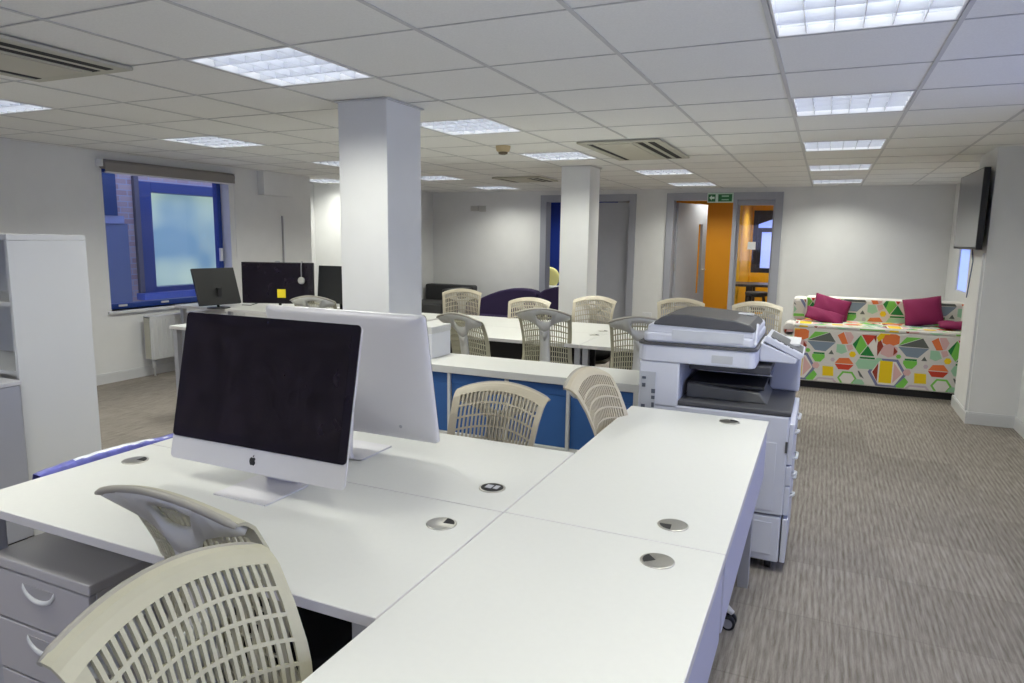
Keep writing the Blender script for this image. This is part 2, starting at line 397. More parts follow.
# ceiling cassettes
def cassette(x, y, w, l, label, kind=0):
    t = thing('air_conditioner', (x, y, CEIL), label, 'air conditioning unit', group='ceiling air conditioning cassettes')
    mb = MB(); mb.box(0, w, 0, l, -.022, -.0045); mb.build('fascia', tan_m, t, bevel=.006)
    sl = ((.07, .115), (w-.20, w-.145), (w-.105, w-.055))
    for a, b in sl: MB().box(a, b, .06, l-.06, -.0235, -.021).build('air_slot', dark_m, t)
    for a, b in sl[:2]: MB().box(a+.004, a+.010, .07, l-.07, -.027, -.023).build('vane', tan_m, t)
    MB().box(.15, w-.24, .08, l-.08, -.027, -.021).build('intake_grille', mat('cream_grille', (.56, .54, .46), .6), t, bevel=.003)
    return t
cassette(-1.86, 5.30, .66, 1.24, 'cream air conditioning cassette in the ceiling right of the far pillar')
cassette(-3.66, 1.08, .69, 1.22, 'cream air conditioning cassette cut by the left edge of the picture')
cassette(-3.95, 8.05, .66, .66, 'small air conditioning cassette far back, left of the far pillar')
t = thing('smoke_detector', (-2.53, 5.37, CEIL), 'tan smoke detector on the ceiling left of the far pillar', 'smoke detector')
MB().lathe([(.062, 0), (.062, -.012), (.055, -.04), (.045, -.05)]).build('base', mat('tan_plastic', (.52, .42, .24), .5), t)
MB().lathe([(.04, -.05), (.038, -.065), (.02, -.072)]).build('sensor', mat('brown_plastic', (.16, .12, .07), .5), t)

# ---------------------------------------------------------------- window in the left wall
def win_frame(t, x0, x1, y0, y1, z0, z1, w=.06, m=blueframe_m):
    mb = MB(); mb.box(x0, x1, y0, y1, z0, z0+w); mb.box(x0, x1, y0, y1, z1-w, z1); mb.box(x0, x1, y0, y0+w, z0+w, z1-w); mb.box(x0, x1, y1-w, y1, z0+w, z1-w)
    return mb.build('frame', m, t, bevel=.004)
w = thing('window_1', (WL, 5.26, .7), None, None); struct(w, 'blue framed window beside the trunking box'); 
w['kind'] = 'structure'
off = lambda a: [a[0]-WL, a[1]-WL, a[2]-5.26, a[3]-5.26, a[4]-.7, a[5]-.7]
A = (WL-.20, WL-.13, 4.49, 6.03, .70, 2.10); q = off(A); win_frame(w, *q, w=.055)
mb = MB(); b = off((WL-.16, WL-.145, 4.54, 5.98, .75, 2.05)); mb.box(*b); mb.build('pane', pane_m, w)
mb = MB(); b = off((WL-.13, WL-.10, 5.965, 6.0, 1.15, 1.30)); mb.box(*b); mb.build('handle', white_pl, w, bevel=.004)
mb = MB()
for yy in (4.66, 5.15):
    b = off((WL-.128, WL-.118, yy, yy+.09, .725, .745)); mb.box(*b)
mb.build('hinge', white_pl, w)
struct(MB().box(WL-.14, WL+.03, 4.45, 6.09, .672, .70).build('window_sill_1', skirt_m, bevel=.004), 'white sill under the blue framed window')
# roller blind
t = thing('roller_blind', (WL, 5.25, 2.04), 'grey-brown roller blind rolled up above the window', 'blind')
fab = mat('taupe_blind_fabric', (.27, .25, .235), .8, bump=.2, bscale=300)
MB().cyl((.05, -.79, .065), (.05, .79, .065), .046, n=24).build('roll', fab, t)
MB().box(.088, .096, -.785, .785, -.005, .08).build('fabric_drop', fab, t)
MB().box(.082, .102, -.785, .785, -.02, -.004).build('bottom_bar', alu_m, t)
for s in (-1, 1): MB().box(.0, .085, s*.805-.010, s*.805+.010, .04, .11).build('bracket', white_pl, t, bevel=.004)
MB().cyl((.06, .80, .04), (.06, .80, -.85), .0025, n=6).build('pull_chain', white_pl, t)
# outside: neighbouring brick wall with a lit window
t = thing('brick_building', (-8.6, 7.0, 0), 'brick building opposite with a blue framed lit window', 'building')
wy0, wy1, wz0, wz1 = -.42, 1.34, .64, 2.16
mb = MB(); mb.box(-.3, 0, -6, wy0, -.5, 5); mb.box(-.3, 0, wy1, 7, -.5, 5); mb.box(-.3, 0, wy0, wy1, wz1, 5); mb.box(-.3, 0, wy0, wy1, -.5, wz0)
mb.build('brick_wall', brick_m, t)
f = MB(); f.box(-.2, .03, wy0, wy0+.20, wz0, wz1); f.box(-.2, .03, wy1-.14, wy1, wz0, wz1); f.box(-.2, .03, wy0+.20, wy1-.14, wz1-.14, wz1); f.box(-.2, .03, wy0+.20, wy1-.14, wz0, wz0+.07)
f.build('window_frame', mat('deep_blue_frame', (.05, .08, .20), .35), t, bevel=.006)
MB().box(-.06, .05, wy0-.07, wy0, wz0-.1, wz1+.06).build('stone_reveal', mat('grey_stone', (.15, .13, .12), .8), t)
litm = bpy.data.materials.new('lit_opposite_window'); litm.use_nodes = True; nt = litm.node_tree; b = nt.nodes['Principled BSDF']
tc = nt.nodes.new('ShaderNodeTexCoord'); nz = nt.nodes.new('ShaderNodeTexNoise'); nz.inputs['Scale'].default_value = 1.1; nz.inputs['Detail'].default_value = 1
rp = nt.nodes.new('ShaderNodeValToRGB'); rp.color_ramp.elements[0].position = .38; rp.color_ramp.elements[1].position = .62
rp.color_ramp.elements[0].color = (.14, .26, .36, 1); rp.color_ramp.elements[1].color = (.46, .60, .48, 1)
nt.links.new(tc.outputs['Object'], nz.inputs['Vector']); nt.links.new(nz.outputs['Fac'], rp.inputs[0]); nt.links.new(rp.outputs[0], b.inputs['Emission Color'])
b.inputs['Emission Strength'].default_value = .75; b.inputs['Base Color'].default_value = (.1, .15, .2, 1)
MB().box(-.16, -.14, wy0+.20, wy1-.14, wz0+.07, wz1-.14).build('lit_pane', litm, t)
MB().box(-.05, .16, wy0-.1, wy1+.2, wz0-.09, wz0).build('sill', mat('blue_sill', (.12, .18, .45), .3), t)
MB().box(-.02, .10, -1.35, -.66, -.5, 1.58).build('door_panel', mat('pale_blue_panel', (.17, .20, .26), .4), t)
MB().box(-.02, .14, -1.45, -.82, 1.68, 5).build('upper_panel', mat('deep_blue_panel', (.03, .06, .13), .4), t)
MB().box(-.03, .12, -1.45, -.72, 1.58, 1.68).build('panel_ledge', mat('pale_blue_ledge', (.34, .36, .44), .4), t)
struct(MB().box(-14, WL-.3, -4, 14, -.6, -.5).build('ground', mat('wet_paving', (.4, .4, .44), .6)))

# radiator
t = thing('radiator', (WL+.06, 5.42, .18), 'white panel radiator under the blue framed window', 'radiator')
mb = MB(); mb.box(0, .012, -.64, .62, 0, .44); mb.box(.085, .10, -.64, .62, 0, .44)
for k in range(24): y = -.61+k*.0525; mb.prism([(y-.012, .10), (y+.012, .10), (y+.008, .107), (y-.008, .107)], .03, .41, 'z', Matrix(((0,1,0,0),(1,0,0,0),(0,0,1,0),(0,0,0,1))))
mb.build('panel', skirt_m, t, bevel=.003)
mb = MB(); mb.box(.012, .085, -.645, -.635, .01, .43); mb.box(.012, .085, .615, .625, .01, .43); mb.build('side_cover', mat('radiator_side', (.50, .49, .42), .4), t)
MB().box(.0, .10, -.64, .62, .44, .447).build('top_grille', skirt_m, t)
for y in (-.58, .58): MB().cyl((.05, y, .02), (.05, y, -.175), .009, n=10).build('pipe', white_pl, t)
MB().cyl((.05, -.58, -.09), (.05, -.58, -.01), .02, n=14).build('valve', white_pl, t)
# trunking
t = thing('trunking_box', (WL, 6.73, 1.94), 'white boxed trunking high on the left wall right of the blind', 'trunking')
MB().box(0.0, .10, -.25, .25, 0, CEIL-1.94-.003).build('cover', wall_m, t, bevel=.004)
t = thing('cable_conduit', (WL, 6.88, .75), 'thin grey cable conduit down the left wall below the trunking box', 'conduit')
MB().box(0, .02, -.018, -.006, 0, .95).build('channel', mat('grey_conduit', (.35, .35, .36), .5), t)
MB().box(0, .016, .004, .03, 0, .93).build('cover_strip', white_pl, t)

# ---------------------------------------------------------------- doors in the back wall
def door_frame(name, x0, x1, top, label, mull=None):
    t = thing(name, (x0, WB, 0), None, None); struct(t, label)
    wd = .105
    mb = MB(); mb.box(-wd, 0, -.03, .18, 0, top+wd); mb.box(x1-x0, x1-x0+wd, -.03, .18, 0, top+wd); mb.box(0, x1-x0, -.03, .18, top, top+wd)
    mb.build('frame', frame_m, t, bevel=.004)
    if mull is not None: MB().box(mull[0]-x0, mull[1]-x0, .0, .16, 0, top).build('mullion', frame_m, t, bevel=.004)
    return t
d1 = door_frame('door_1', D1[0], D1[1], 2.05, 'grey double door, half hidden behind the far pillar')
MB().box(.70, 1.36, .07, .115, .01, 2.035).build('door_leaf', door_m, d1, bevel=.003)
MB().cyl((.76, .05, 1.0), (.86, .05, 1.0), .009, n=10).build('door_handle', chrome_m, d1)
d2 = door_frame('door_2', D2[0], D2[1], 2.055, 'grey door with side window under the green exit sign', (-1.285, -1.225))
# open leaf
th = math.radians(68)
Mx = Matrix.Translation((.002, .165, 0)) @ Matrix.Rotation(th, 4, 'Z')
mb = MB(); W_ = .84
for x0, x1, z0, z1 in ((0, .60, .01, 2.03), (.72, W_, .01, 2.03), (.60, .72, .01, .62), (.60, .72, 1.72, 2.03)): mb.box(x0, x1, -.044, 0, z0, z1, Mx)
lf = mb.build('door_leaf', door_m, d2)
MB().box(.60, .72, -.03, -.02, .62, 1.72, Mx).build('vision_panel', pane_m, lf)
mb = MB(); mb.cyl(Mx @ Vector((.775, -.044, 1.0)), Mx @ Vector((.775, -.09, 1.0)), .01, n=10); mb.cyl(Mx @ Vector((.775, -.09, 1.0)), Mx @ Vector((.67, -.09, 1.0)), .009, n=10)
mb.build('door_handle', chrome_m, lf)
mb = MB()
for z in (.25, 1.0, 1.8): mb.cyl((.012, .165, z), (.012, .165, z+.1), .009, n=8)
mb.build('hinge', chrome_m, lf)
# side light
x0 = -1.225-D2[0]; x1 = D2[1]-D2[0]
mb = MB(); mb.box(x0, x1, .04, .10, 1.98, 2.05); mb.box(x0, x1, .04, .10, 0, .12); mb.box(x1-.025, x1, .04, .10, .12, 1.98); mb.box(x0, x0+.03, .04, .10, .12, 1.98)
sl = mb.build('side_window_frame', frame_m, d2)
MB().box(x0+.03, x1-.025, .065, .073, .12, 1.98).build('pane', pane_m, sl)
tag(MB().box(-1.055, -.945, WB+.055, WB+.062, 1.345, 1.455).build('paper_notice', mat('white_paper', (.85, .85, .85), .8)), 'small white paper notice stuck on the side window', 'notice')

# exit sign
t = thing('exit_sign', (-1.465, WB-.035, 2.085), 'green and white fire exit sign with arrow above the back doorway', 'sign')
gr = mat('sign_green', (.015, .16, .04), .4); sw = mat('sign_white', (.62, .78, .66), .4)
MB().box(-.185, .185, -.012, .004, -.07, .07).build('board', sw, t, bevel=.002)
mb = MB(); mb.box(-.172, -.068, -.015, -.011, -.055, .05); mb.box(-.03, .165, -.015, -.011, -.055, .05); mb.build('green_field', gr, t)
mb = MB(); mb.prism([(-.155, 0), (-.12, .035), (-.12, .014), (-.082, .014), (-.082, -.016), (-.12, -.016), (-.12, -.037)], -.018, -.014, 'y'); mb.build('arrow', mat('sign_arrow', (.8, .95, .8), .4), t)
mb = MB(); mb.box(.02, .12, -.018, -.014, .012, .032); mb.box(.02, .12, -.018, -.014, -.036, -.022); mb.build('lettering', mat('sign_text', (.35, .6, .4), .4), t)

t = thing('power_socket', (-2.478, WB, .30), 'white power socket low on the back wall left of the open door', 'socket')
MB().box(-.075, .075, -.012, -.001, -.045, .045).build('plate', white_pl, t, bevel=.003)
mb = MB(); 
for s in (-.045, .03): mb.box(s, s+.02, -.018, -.011, .0, .03)
mb.build('switch', white_pl, t)
t = thing('wall_vent', (-5.43, WB, 1.95), 'small grey pair of vents high on the back wall', 'vent')
mb = MB(); mb.box(-.16, -.01, -.014, -.001, -.045, .045); mb.box(.01, .13, -.014, -.001, -.055, .045)
mb.build('cover', mat('vent_grey', (.56, .55, .52), .6), t, bevel=.003)
mb = MB()
for k in range(5): mb.box(-.145, .118, -.017, -.013, -.03+k*.016, -.026+k*.016)
mb.build('slats', mat('vent_dark', (.42, .42, .40), .6), t)

# rooms behind the back wall
orange_m = mat('orange_wall_paint', (.80, .32, .005), .55); yellow_m = mat('golden_wall_paint', (.85, .47, .01), .55); bluew_m = mat('blue_wall_paint', (.008, .035, .30), .55)
struct(MB().box(-2.9, -1.50, 12.5, 12.62, 0, TOP).build('wall_orange', orange_m), 'orange wall seen through the open door')
wall_y('wall_yellow', 14.2, 14.35, -2.9, 2.0, [(-1.32, -.40, .86, 2.05)], m=yellow_m)
struct(MB().box(-1.50, -1.35, 12.5, 14.2, 0, TOP).build('wall_yellow_side', yellow_m))
struct(MB().box(-3.05, -2.9, WB+.15, 15, 0, TOP).build('wall_divider', wall_m))
struct(MB().box(.7, .85, WB+.15, 14.2, 0, TOP).build('wall_far_right', yellow_m))
struct(MB().box(-7, -3.05, 12.4, 12.55, 0, TOP).build('wall_blue', bluew_m), 'deep blue wall seen past the far pillar')
struct(MB().box(-7.0, -6.85, WB+.15, 12.4, 0, TOP).build('wall_far_left', wall_m))
w2 = thing('window_2', (-1.32, 14.2, .86), None, None); struct(w2, 'dark framed window in the yellow room')
dkf = mat('dark_blue_grey_frame', (.015, .02, .045), .4)
mb = MB(); mb.box(0, .09, 0, .12, 0, 1.19); mb.box(.83, .92, 0, .12, 0, 1.19); mb.box(.09, .83, 0, .12, 0, .09); mb.box(.09, .83, 0, .12, 1.10, 1.19)
mb.box(.09, .83, .02, .1, .78, .86); mb.box(.09, .16, .02, .1, .09, .78)
mb.prism([(.09, 1.10), (.55, 1.10), (.09, .93)], .02, .1, 'y'); mb.build('frame', dkf, w2)
MB().box(.09, .83, .06, .066, .09, 1.10).build('pane', mat('glowing_dusk_pane', (.5, .55, .8)), w2)
# lamps over the rooms beyond; middle one unseen, added to brighten the orange wall
for x, y, e, lb in ((-1.04, 12.95, 30, 'louvred ceiling light in the yellow room'), (-2.04, 11.15, 20, 'added unseen louvred light brightening the orange wall behind the open door'), (-4.4, 11.3, 22, 'louvred ceiling light in front of the blue wall')):
    r = dup(lum0, (x, y, CEIL), 0, lb); r['group'] = 'louvred ceiling lights'
# the cells above those two were left open in the ceiling mesh? they hang just below it instead
t = thing('dining_table', (-1.00, 12.05, 0), 'dark table in the yellow room behind the side window', 'table')
dkw = mat('dark_wood', (.045, .035, .03), .4)
MB().box(-.42, .5, -.35, .35, .735, .775).build('table_top', dkw, t, bevel=.006)
for x in (-.1, .38):
    mb = MB(); mb.box(x-.05, x+.05, -.28, -.2, 0, .735); mb.build('leg', dkw, t)
    mb = MB(); mb.box(x-.05, x+.05, .2, .28, 0, .735); mb.build('leg', dkw, t)
MB().box(-.1, .38, -.03, .03, .3, .38).build('stretcher', dkw, t)
t = thing('bar_stool', (-.95, 11.45, 0), 'black stool in front of the dark table in the yellow room', 'stool')
MB().lathe([(.10, .60), (.17, .62), (.18, .66), (.15, .68)]).build('seat', black_m, t)
for s in ((1, 1), (1, -1), (-1, 1), (-1, -1)): MB().cyl((s[0]*.1, s[1]*.1, .62), (s[0]*.19, s[1]*.19, 0), .014, n=8).build('leg', black_m, t)
# yellow chair in the blue room
t = thing('plastic_chair', (-4.45, 11.5, 0), 'yellow and white plastic chair in front of the blue wall', 'chair')
yl = mat('yellow_plastic', (.80, .62, .03), .4)
mb = MB(); mb.prism(rrect(-.24, .24, .32, .56, .05), -.22, -.18, 'y'); mb.build('front_shell', yl, t)
MB().box(-.24, .24, -.2, .24, .56, .62).build('seat_cushion', white_pl, t, bevel=.02)
MB().lathe([(.02, -.02), (.16, -.02), (.19, 0), (.16, .02), (.02, .02)], c=(-.1, .22, .76), axis='y').build('backrest', mat('pale_yellow_plastic', (.8, .75, .3), .4), t)
for s in ((1, 1), (1, -1), (-1, 1), (-1, -1)): MB().cyl((s[0]*.18, s[1]*.18, .34), (s[0]*.22, s[1]*.22, 0), .012, n=8).build('leg', white_pl, t)

# ---------------------------------------------------------------- desks
def grommet(x, y, par, style=0):
    """cable port let into the worktop (part of the worktop)"""
    mb = MB(); mb.use(chrome_m); mb.lathe([(.040, 0), (.040, .0016), (.037, .0022), (.005, .0022)])
    mb.use(dark_m); 
    a0 = {0: .2, 1: 2.4, 2: 1.0, 3: 3.3}[style]
    if style != 2:
        pts = [(.004*math.cos(a0+.6), .004*math.sin(a0+.6))] + [(.034*math.cos(a0+i*.2), .034*math.sin(a0+i*.2)) for i in range(8)]
        mb.prism(pts, .0018, .0028, 'z')
    else: mb.prism([(.034*math.cos(i*PI/12), .034*math.sin(i*PI/12)) for i in range(24)], .0018, .0026, 'z'); mb.use(gmetal_m); mb.box(-.02, .0, -.012, .014, .002, .004); mb.box(.006, .02, -.01, .016, .002, .004)
    return mb.build('cable_port', None, par, loc=(x, y, 0.0002))
def desk(name, x0, x1, y0, y1, label, ports=(), legs=(), panels=(), group='white office desks', pm=None):
    t = thing(name, (x0, y0, 0), label, 'desk', group=group)
    g = .0015
    mb = MB().use(white_m); mb.box(g, x1-x0-g, g, y1-y0-g, DESK-.025, DESK)
    mb.mats.append(edge_m)
    for f in mb.bm.faces:
        f.normal_update()
        if abs(f.normal.z) < .5: f.material_index = 1
    top = mb.build('worktop', None, t, bevel=.0015, segs=1)
    for px, py, st in ports:
        g_ = grommet(px-x0, py-y0, top, st); g_.location.z = DESK
    for lx, ly in legs: MB().box(lx-x0-.022, lx-x0+.022, ly-y0-.022, ly-y0+.022, 0, DESK-.026).build('leg', gmetal_m, t, bevel=.003)
    for p in panels: MB().box(p[0]-x0, p[1]-x0, p[2]-y0, p[3]-y0, p[4], p[5]).build('modesty_panel', pm or panel_m, t, bevel=.002)
    return t
XL, XM, XR = -2.125, -.7485, -.163
desk('desk', XL, XM, 1.03, 1.6175, 'near white desk carrying the computer with the dark screen towards the viewer', [(-.860, 1.476, 0), (-2.012, 1.47, 0)], [(-2.09, 1.08), (-.80, 1.07), (-2.09, 1.58)], [(-2.05, -.85, 1.598, 1.612, .45, .70)])
desk('desk', XL, XM, 1.6175, 2.205, 'white desk carrying the computer turned away from the viewer', [(-.856, 1.768, 2)], [(-2.09, 2.16), (-.80, 2.16)])
desk('desk', XM, XR, .262, 1.6195, 'nearest white desk, running off the bottom of the picture', [(-.305, 1.515, 1)], [(-.70, .31), (-.21, .31), (-.30, 1.58)], [(XR-.02, XR-.003, .30, 1.60, .515, .7035)])
desk('desk', XM, XR, 1.6195, 2.972, 'white desk with its far end against the big printer', [(-.313, 1.736, 3), (-.312, 2.884, 0)], [(-.70, 2.93), (-.222, 2.965-.02), (-.70, 1.66)], [(XR-.02, XR-.003, 1.64, 2.90, .515, .7035)])
# back bench: four desks back to back
for i, (x0, x1) in enumerate(((-3.15, -1.535), (-1.535, -.16))):
    side = 'left' if i == 0 else 'right'
    desk('desk', x0, x1, 4.55, 5.17, 'long white bench desk, near row, %s of the paired grey legs' % side, [(-1.59, 5.08, 0)] if i == 0 else [], [(x1-.03 if i == 0 else x0+.03, 4.62), (x0+.05 if i == 0 else x1-.05, 4.62)], [(x0+.06, x1-.06, 5.12, 5.14, .28, .69)], pm=black_m)  # black panel put in beneath to darken the space under the bench
    desk('desk', x0, x1, 5.17, 5.80, 'long white bench desk, far row, %s of the paired grey legs' % side, [(-1.60, 5.34, 0)] if i == 0 else [], [(x1-.03 if i == 0 else x0+.03, 5.75), (x0+.05 if i == 0 else x1-.05, 5.75)])
# left rear desks
desk('desk', -4.775, -3.38, 3.86, 4.46, 'white desk behind the dark screen, in front of the radiator', [], [(-4.73, 3.90), (-4.73, 4.42), (-3.42, 3.90)])
desk('desk', -6.12, -3.2, 5.02, 5.75, 'long white desk under the three black monitors', [], [(-6.05, 5.08), (-6.05, 5.70), (-3.3, 5.70)])

# ---------------------------------------------------------------- all-in-one computers
def apple_pts(s):
    P = []
    import math as m
    ctrl = [(0, .30), (.14, .36), (.30, .34), (.40, .22), (.30, .10), (.29, -.05), (.42, -.18), (.34, -.36), (.22, -.50), (.10, -.48), (0, -.44), (-.10, -.48), (-.22, -.50), (-.36, -.32), (-.43, -.08), (-.42, .12), (-.34, .28), (-.20, .36), (-.08, .33)]
    return [(x*s, z*s) for x, z in ctrl]
def make_imac(loc, rz, label, lift=0, tilt=.214):
    t = thing('desktop_computer', loc, label, 'computer', rz)
    # local: screen faces -Y; base on z=0. tilt so that the top leans back
    Mt = Matrix.Translation((0, -.055, .063+lift)) @ Matrix.Rotation(-tilt, 4, 'X')
    H_ = .445; Wd = .325
    # aluminium body: front flat, back bulging
    mb = MB(); n = 14; mrow = 12
    out = rrect(-Wd, Wd, 0, H_, .014)
    A = [mb.bm.verts.new(Mt @ Vector((x, 0, z))) for x, z in out]; B = [mb.bm.verts.new(Mt @ Vector((x, .005, z))) for x, z in out]
    k = len(out)
    mb.use(alu_m)
    for i in range(k): f = mb.bm.faces.new([A[i], A[(i+1) % k], B[(i+1) % k], B[i]]); f.material_index = 0; f.smooth = True
    f = mb.bm.faces.new(A); f.material_index = 0
    prev = B
    for q_ in range(1, 15):
        th_ = q_/14*PI/2*.97; s_ = math.cos(th_)**.9; d_ = .005 + .042*math.sin(th_)
        rr_ = min(.014 + .20*(1-s_), min(Wd, H_/2)*s_*.98)
        C_ = [mb.bm.verts.new(Mt @ Vector((x, d_, z))) for x, z in rrect(-Wd*s_, Wd*s_, H_/2-H_/2*s_, H_/2+H_/2*s_, rr_)]
        for i in range(k): f = mb.bm.faces.new([prev[i], prev[(i+1) % k], C_[(i+1) % k], C_[i]]); f.smooth = True
        prev = C_
    f = mb.bm.faces.new(prev); f.smooth = True
    case = mb.build('display_case', alu_m, t)
    case.data.polygons.foreach_set('use_smooth', [True]*len(case.data.polygons))
    md = case.modifiers.new('ws', 'WEIGHTED_NORMAL')
    # glass from above the chin
    mb = MB(); mb.prism([p for p in rrect(-Wd+.001, Wd-.001, .068, H_-.001, .012)], -.003, -.0002, 'y', Mt)
    gl = mb.build('screen_glass', glassblk_m, t)
    mb = MB(); mb.prism(rrect(-Wd+.028, Wd-.028, .098, H_-.028, .002), -.0036, -.0029, 'y', Mt); mb.build('display', mat('switched_off_display', (.013, .0095, .0145), .13, noise=.45, nscale=16), gl)
    mb = MB(); mb.cyl(Mt @ Vector((0, -.0037, H_-.014)), Mt @ Vector((0, -.003, H_-.014)), .003, n=10); mb.build('webcam', mat('lens', (.05, .05, .10), .1), gl)
    mb = MB(); Ml = Mt @ Matrix.Translation((0, 0, .034)); mb.prism(apple_pts(.026), -.0012, -.0001, 'y', Ml)
    mb.prism([(0, .40*.026), (.02*.026, .52*.026), (.14*.026, .66*.026), (.16*.026, .56*.026), (.08*.026, .44*.026)], -.0012, -.0001, 'y', Ml)
    mb.build('logo', black_m, t)
    mb = MB(); Ml = Mt @ Matrix.Translation((0, 0, .29)) @ Matrix.Rotation(PI, 4, 'Z'); mb.prism(apple_pts(.075), -.047, -.044, 'y', Ml); mb.build('logo', black_m, t)
    mb = MB()
    mb.cyl(Mt @ Vector((-.20, .030, .06)), Mt @ Vector((-.20, .036, .06)), .006, n=10); mb.build('power_button', gmetal_m, t)
    # stand: bent sheet
    ps = [(-.105, .0), (-.105, .006), (.045, .006), (.062, .012), (.070, .03), (.045, .19), (.036, .19), (.058, .028), (.052, .018), (.04, .0)]
    ps = [(-.105, 0.0), (.062, 0.0), (.078, .006), (.083, .022), (.060, .20), (.050, .20), (.070, .026), (.066, .014), (.055, .006), (-.105, .005)]
    ps = [(x, z if z < .1 else z+lift) for x, z in ps]; mb = MB(); mb.prism([p for p in ps if p[1] < .1][:3] + [(.078, .0058), (.055, .0055), (-.105, .005)], -.097, .097, 'x')
    mb.prism([(.060, .0045), (.078, .006), (.083, .022), (.066, .185+lift), (.056, .185+lift), (.070, .026), (.066, .014)], -.062, .062, 'x'); mb.build('stand', alu_m, t, bevel=.0015)
    return t
make_imac((-1.447, 1.466, DESK+.0005), 0, 'silver all-in-one computer with its dark screen facing the viewer', .003)
make_imac((-1.448, 1.865, DESK+.0005), PI, 'silver all-in-one computer seen from the back, behind the dark screen', -.003, .20)

# ---------------------------------------------------------------- mesh chairs
def back_pt(u, v, hw=None):
    """u -1..1 across, v 0..1 upward -> point on backrest shell (chair faces +Y)"""
    hwk = [(0, .225), (.12, .205), (.35, .182), (.6, .180), (.85, .190), (.95, .197), (1, .200)]
    yk = [(0, -.150), (.08, -.185), (.25, -.205), (.45, -.205), (.65, -.222), (.82, -.252), (.92, -.280), (.97, -.303), (1, -.322)]
    zk = [(0, .43), (.08, .455), (.25, .54), (.45, .64), (.65, .745), (.82, .850), (.92, .912), (.97, .936), (1, .941)]
    def ip(K, v):
        for (a, p), (b, q_) in zip(K, K[1:]):
            if v <= b: s = (v-a)/(b-a); return p + (q_-p)*s
        return K[-1][1]
    w_, y, z = ip(hwk, v), ip(yk, v), ip(zk, v)
    sag = .042*u*u*(.25 + .75*v)         # arched top
    y += .050*u*u*(1 - .55*max(0, (v-.7)/.3))
    if v < .15: y += .05*u*u*(1-v/.15)
    return Vector((w_*u, y, z - sag))
def make_chair(label, shell=shell_m):
    t = thing('office_chair', (0, 0, 0), label, 'chair', group='slotted plastic office chairs')
    # shell with real slots
    ncol, nrow = 21, 12
    us = [-1, -.96, -.92, -.885]; cols = [False]*3
    span = 1.77/ncol
    for c in range(ncol):
        a = -.885 + c*span
        us += [a + span*.56, a + span]; cols += [True, False]
    us[-1] = .885; us += [.92, .96, 1]; cols += [False]*3
    vs = [0, .04]; rows = [False]; v0, v1 = .07, .935; vs = [0, .035, v0]; rows = [False, False]
    rs = (v1-v0)/nrow
    for r in range(nrow):
        a = v0 + r*rs; vs += [a+rs*.42, a+rs*.84, a+rs]; rows += [True, True, False]
    vs[-1] = v1; vs += [.955, .975, .99, 1]; rows += [False]*4
    mb = MB(); G = [[mb.bm.verts.new(back_pt(u, v)) for u in us] for v in vs]
    for i in range(len(vs)-1):
        for j in range(len(us)-1):
            if rows[i] and cols[j]:
                # the slots keep clear of the rounded lower corners and the arched top
                um = (us[j]+us[j+1])/2; vm = (vs[i]+vs[i+1])/2
                continue
            f = mb.bm.faces.new([G[i][j], G[i][j+1], G[i+1][j+1], G[i+1][j]]); f.smooth = False
    bk = mb.build('backrest', shell, t, solid=.0075, offset=0)
    # rolled top edge and side beads
    pts = [back_pt(u, 1) + Vector((0, -.003, -.002)) for u in [x/10 for x in range(-10, 11)]]
    MB().tube(pts, [.005]+[.0085]*19+[.005], n=8).build('top_rail', mat('shell_darker_edge', (.36, .34, .29), .45), t)  # rail coloured a tone darker than the shell
    # lower back + seat pan in one shell colour
    mb = MB(); NX = 12; NY = 12; 
    def seat_pt(a, b, dz=0):
        x = a*(.232 + .02*math.sin(b*PI)); y = -.175 + b*.43; z = .435 + .018*a*a - .035*max(0, b-.75)**1.5*8*.25 + dz
        z += .02*(1-b)**4
        return Vector((x, y, z))
    G = [[mb.bm.verts.new(seat_pt(-1+2*i/NX, j/NY)) for i in range(NX+1)] for j in range(NY+1)]
    for j in range(NY):
        for i in range(NX):
            f = mb.bm.faces.new([G[j][i], G[j][i+1], G[j+1][i+1], G[j+1][i]]); f.smooth = True
    pan = mb.build('seat_pan', shell, t, solid=.014, offset=-1)
    mb = MB(); G1 = []; 
    for s_, dz, in ((.90, .006), (.93, .03), (.88, .042), (.6, .048)):
        ring = []
        for i in range(32):
            a = 2*PI*i/32; cx, sx = math.cos(a), math.sin(a)
            ex = abs(cx)**.5*(1 if cx > 0 else -1)*s_; ey = abs(sx)**.5*(1 if sx > 0 else -1)*s_
            q_ = seat_pt(ex, .52+.48*ey*.98); ring.append(mb.bm.verts.new(q_ + Vector((0, 0, dz))))
        G1.append(ring)
    for A_, B_ in zip(G1, G1[1:]):
        for i in range(32): f = mb.bm.faces.new([A_[i], A_[(i+1) % 32], B_[(i+1) % 32], B_[i]]); f.smooth = True
    f = mb.bm.faces.new(G1[-1]); f.smooth = True
    mb.build('seat', blackfab_m, t)
    # Y shaped rear support following the shell
    bo = Vector((0, -.016, 0))
    def bp(x, z):
        v = .5
        lo, hi = 0., 1.
        for _ in range(20):
            v = (lo+hi)/2
            if back_pt(0, v).z < z: lo = v
            else: hi = v
        hw_ = .195; u = x/hw_; P_ = back_pt(u, v); return Vector((x, P_.y, z-.042*u*u*v)) + bo
    mb = MB()
    def strip(L1, L2):
        a = [mb.bm.verts.new(bp(*p)) for p in L1]; b_ = [mb.bm.verts.new(bp(*p)) for p in L2]
        for i in range(len(a)-1): f = mb.bm.faces.new([a[i], a[i+1], b_[i+1], b_[i]]); f.smooth = True
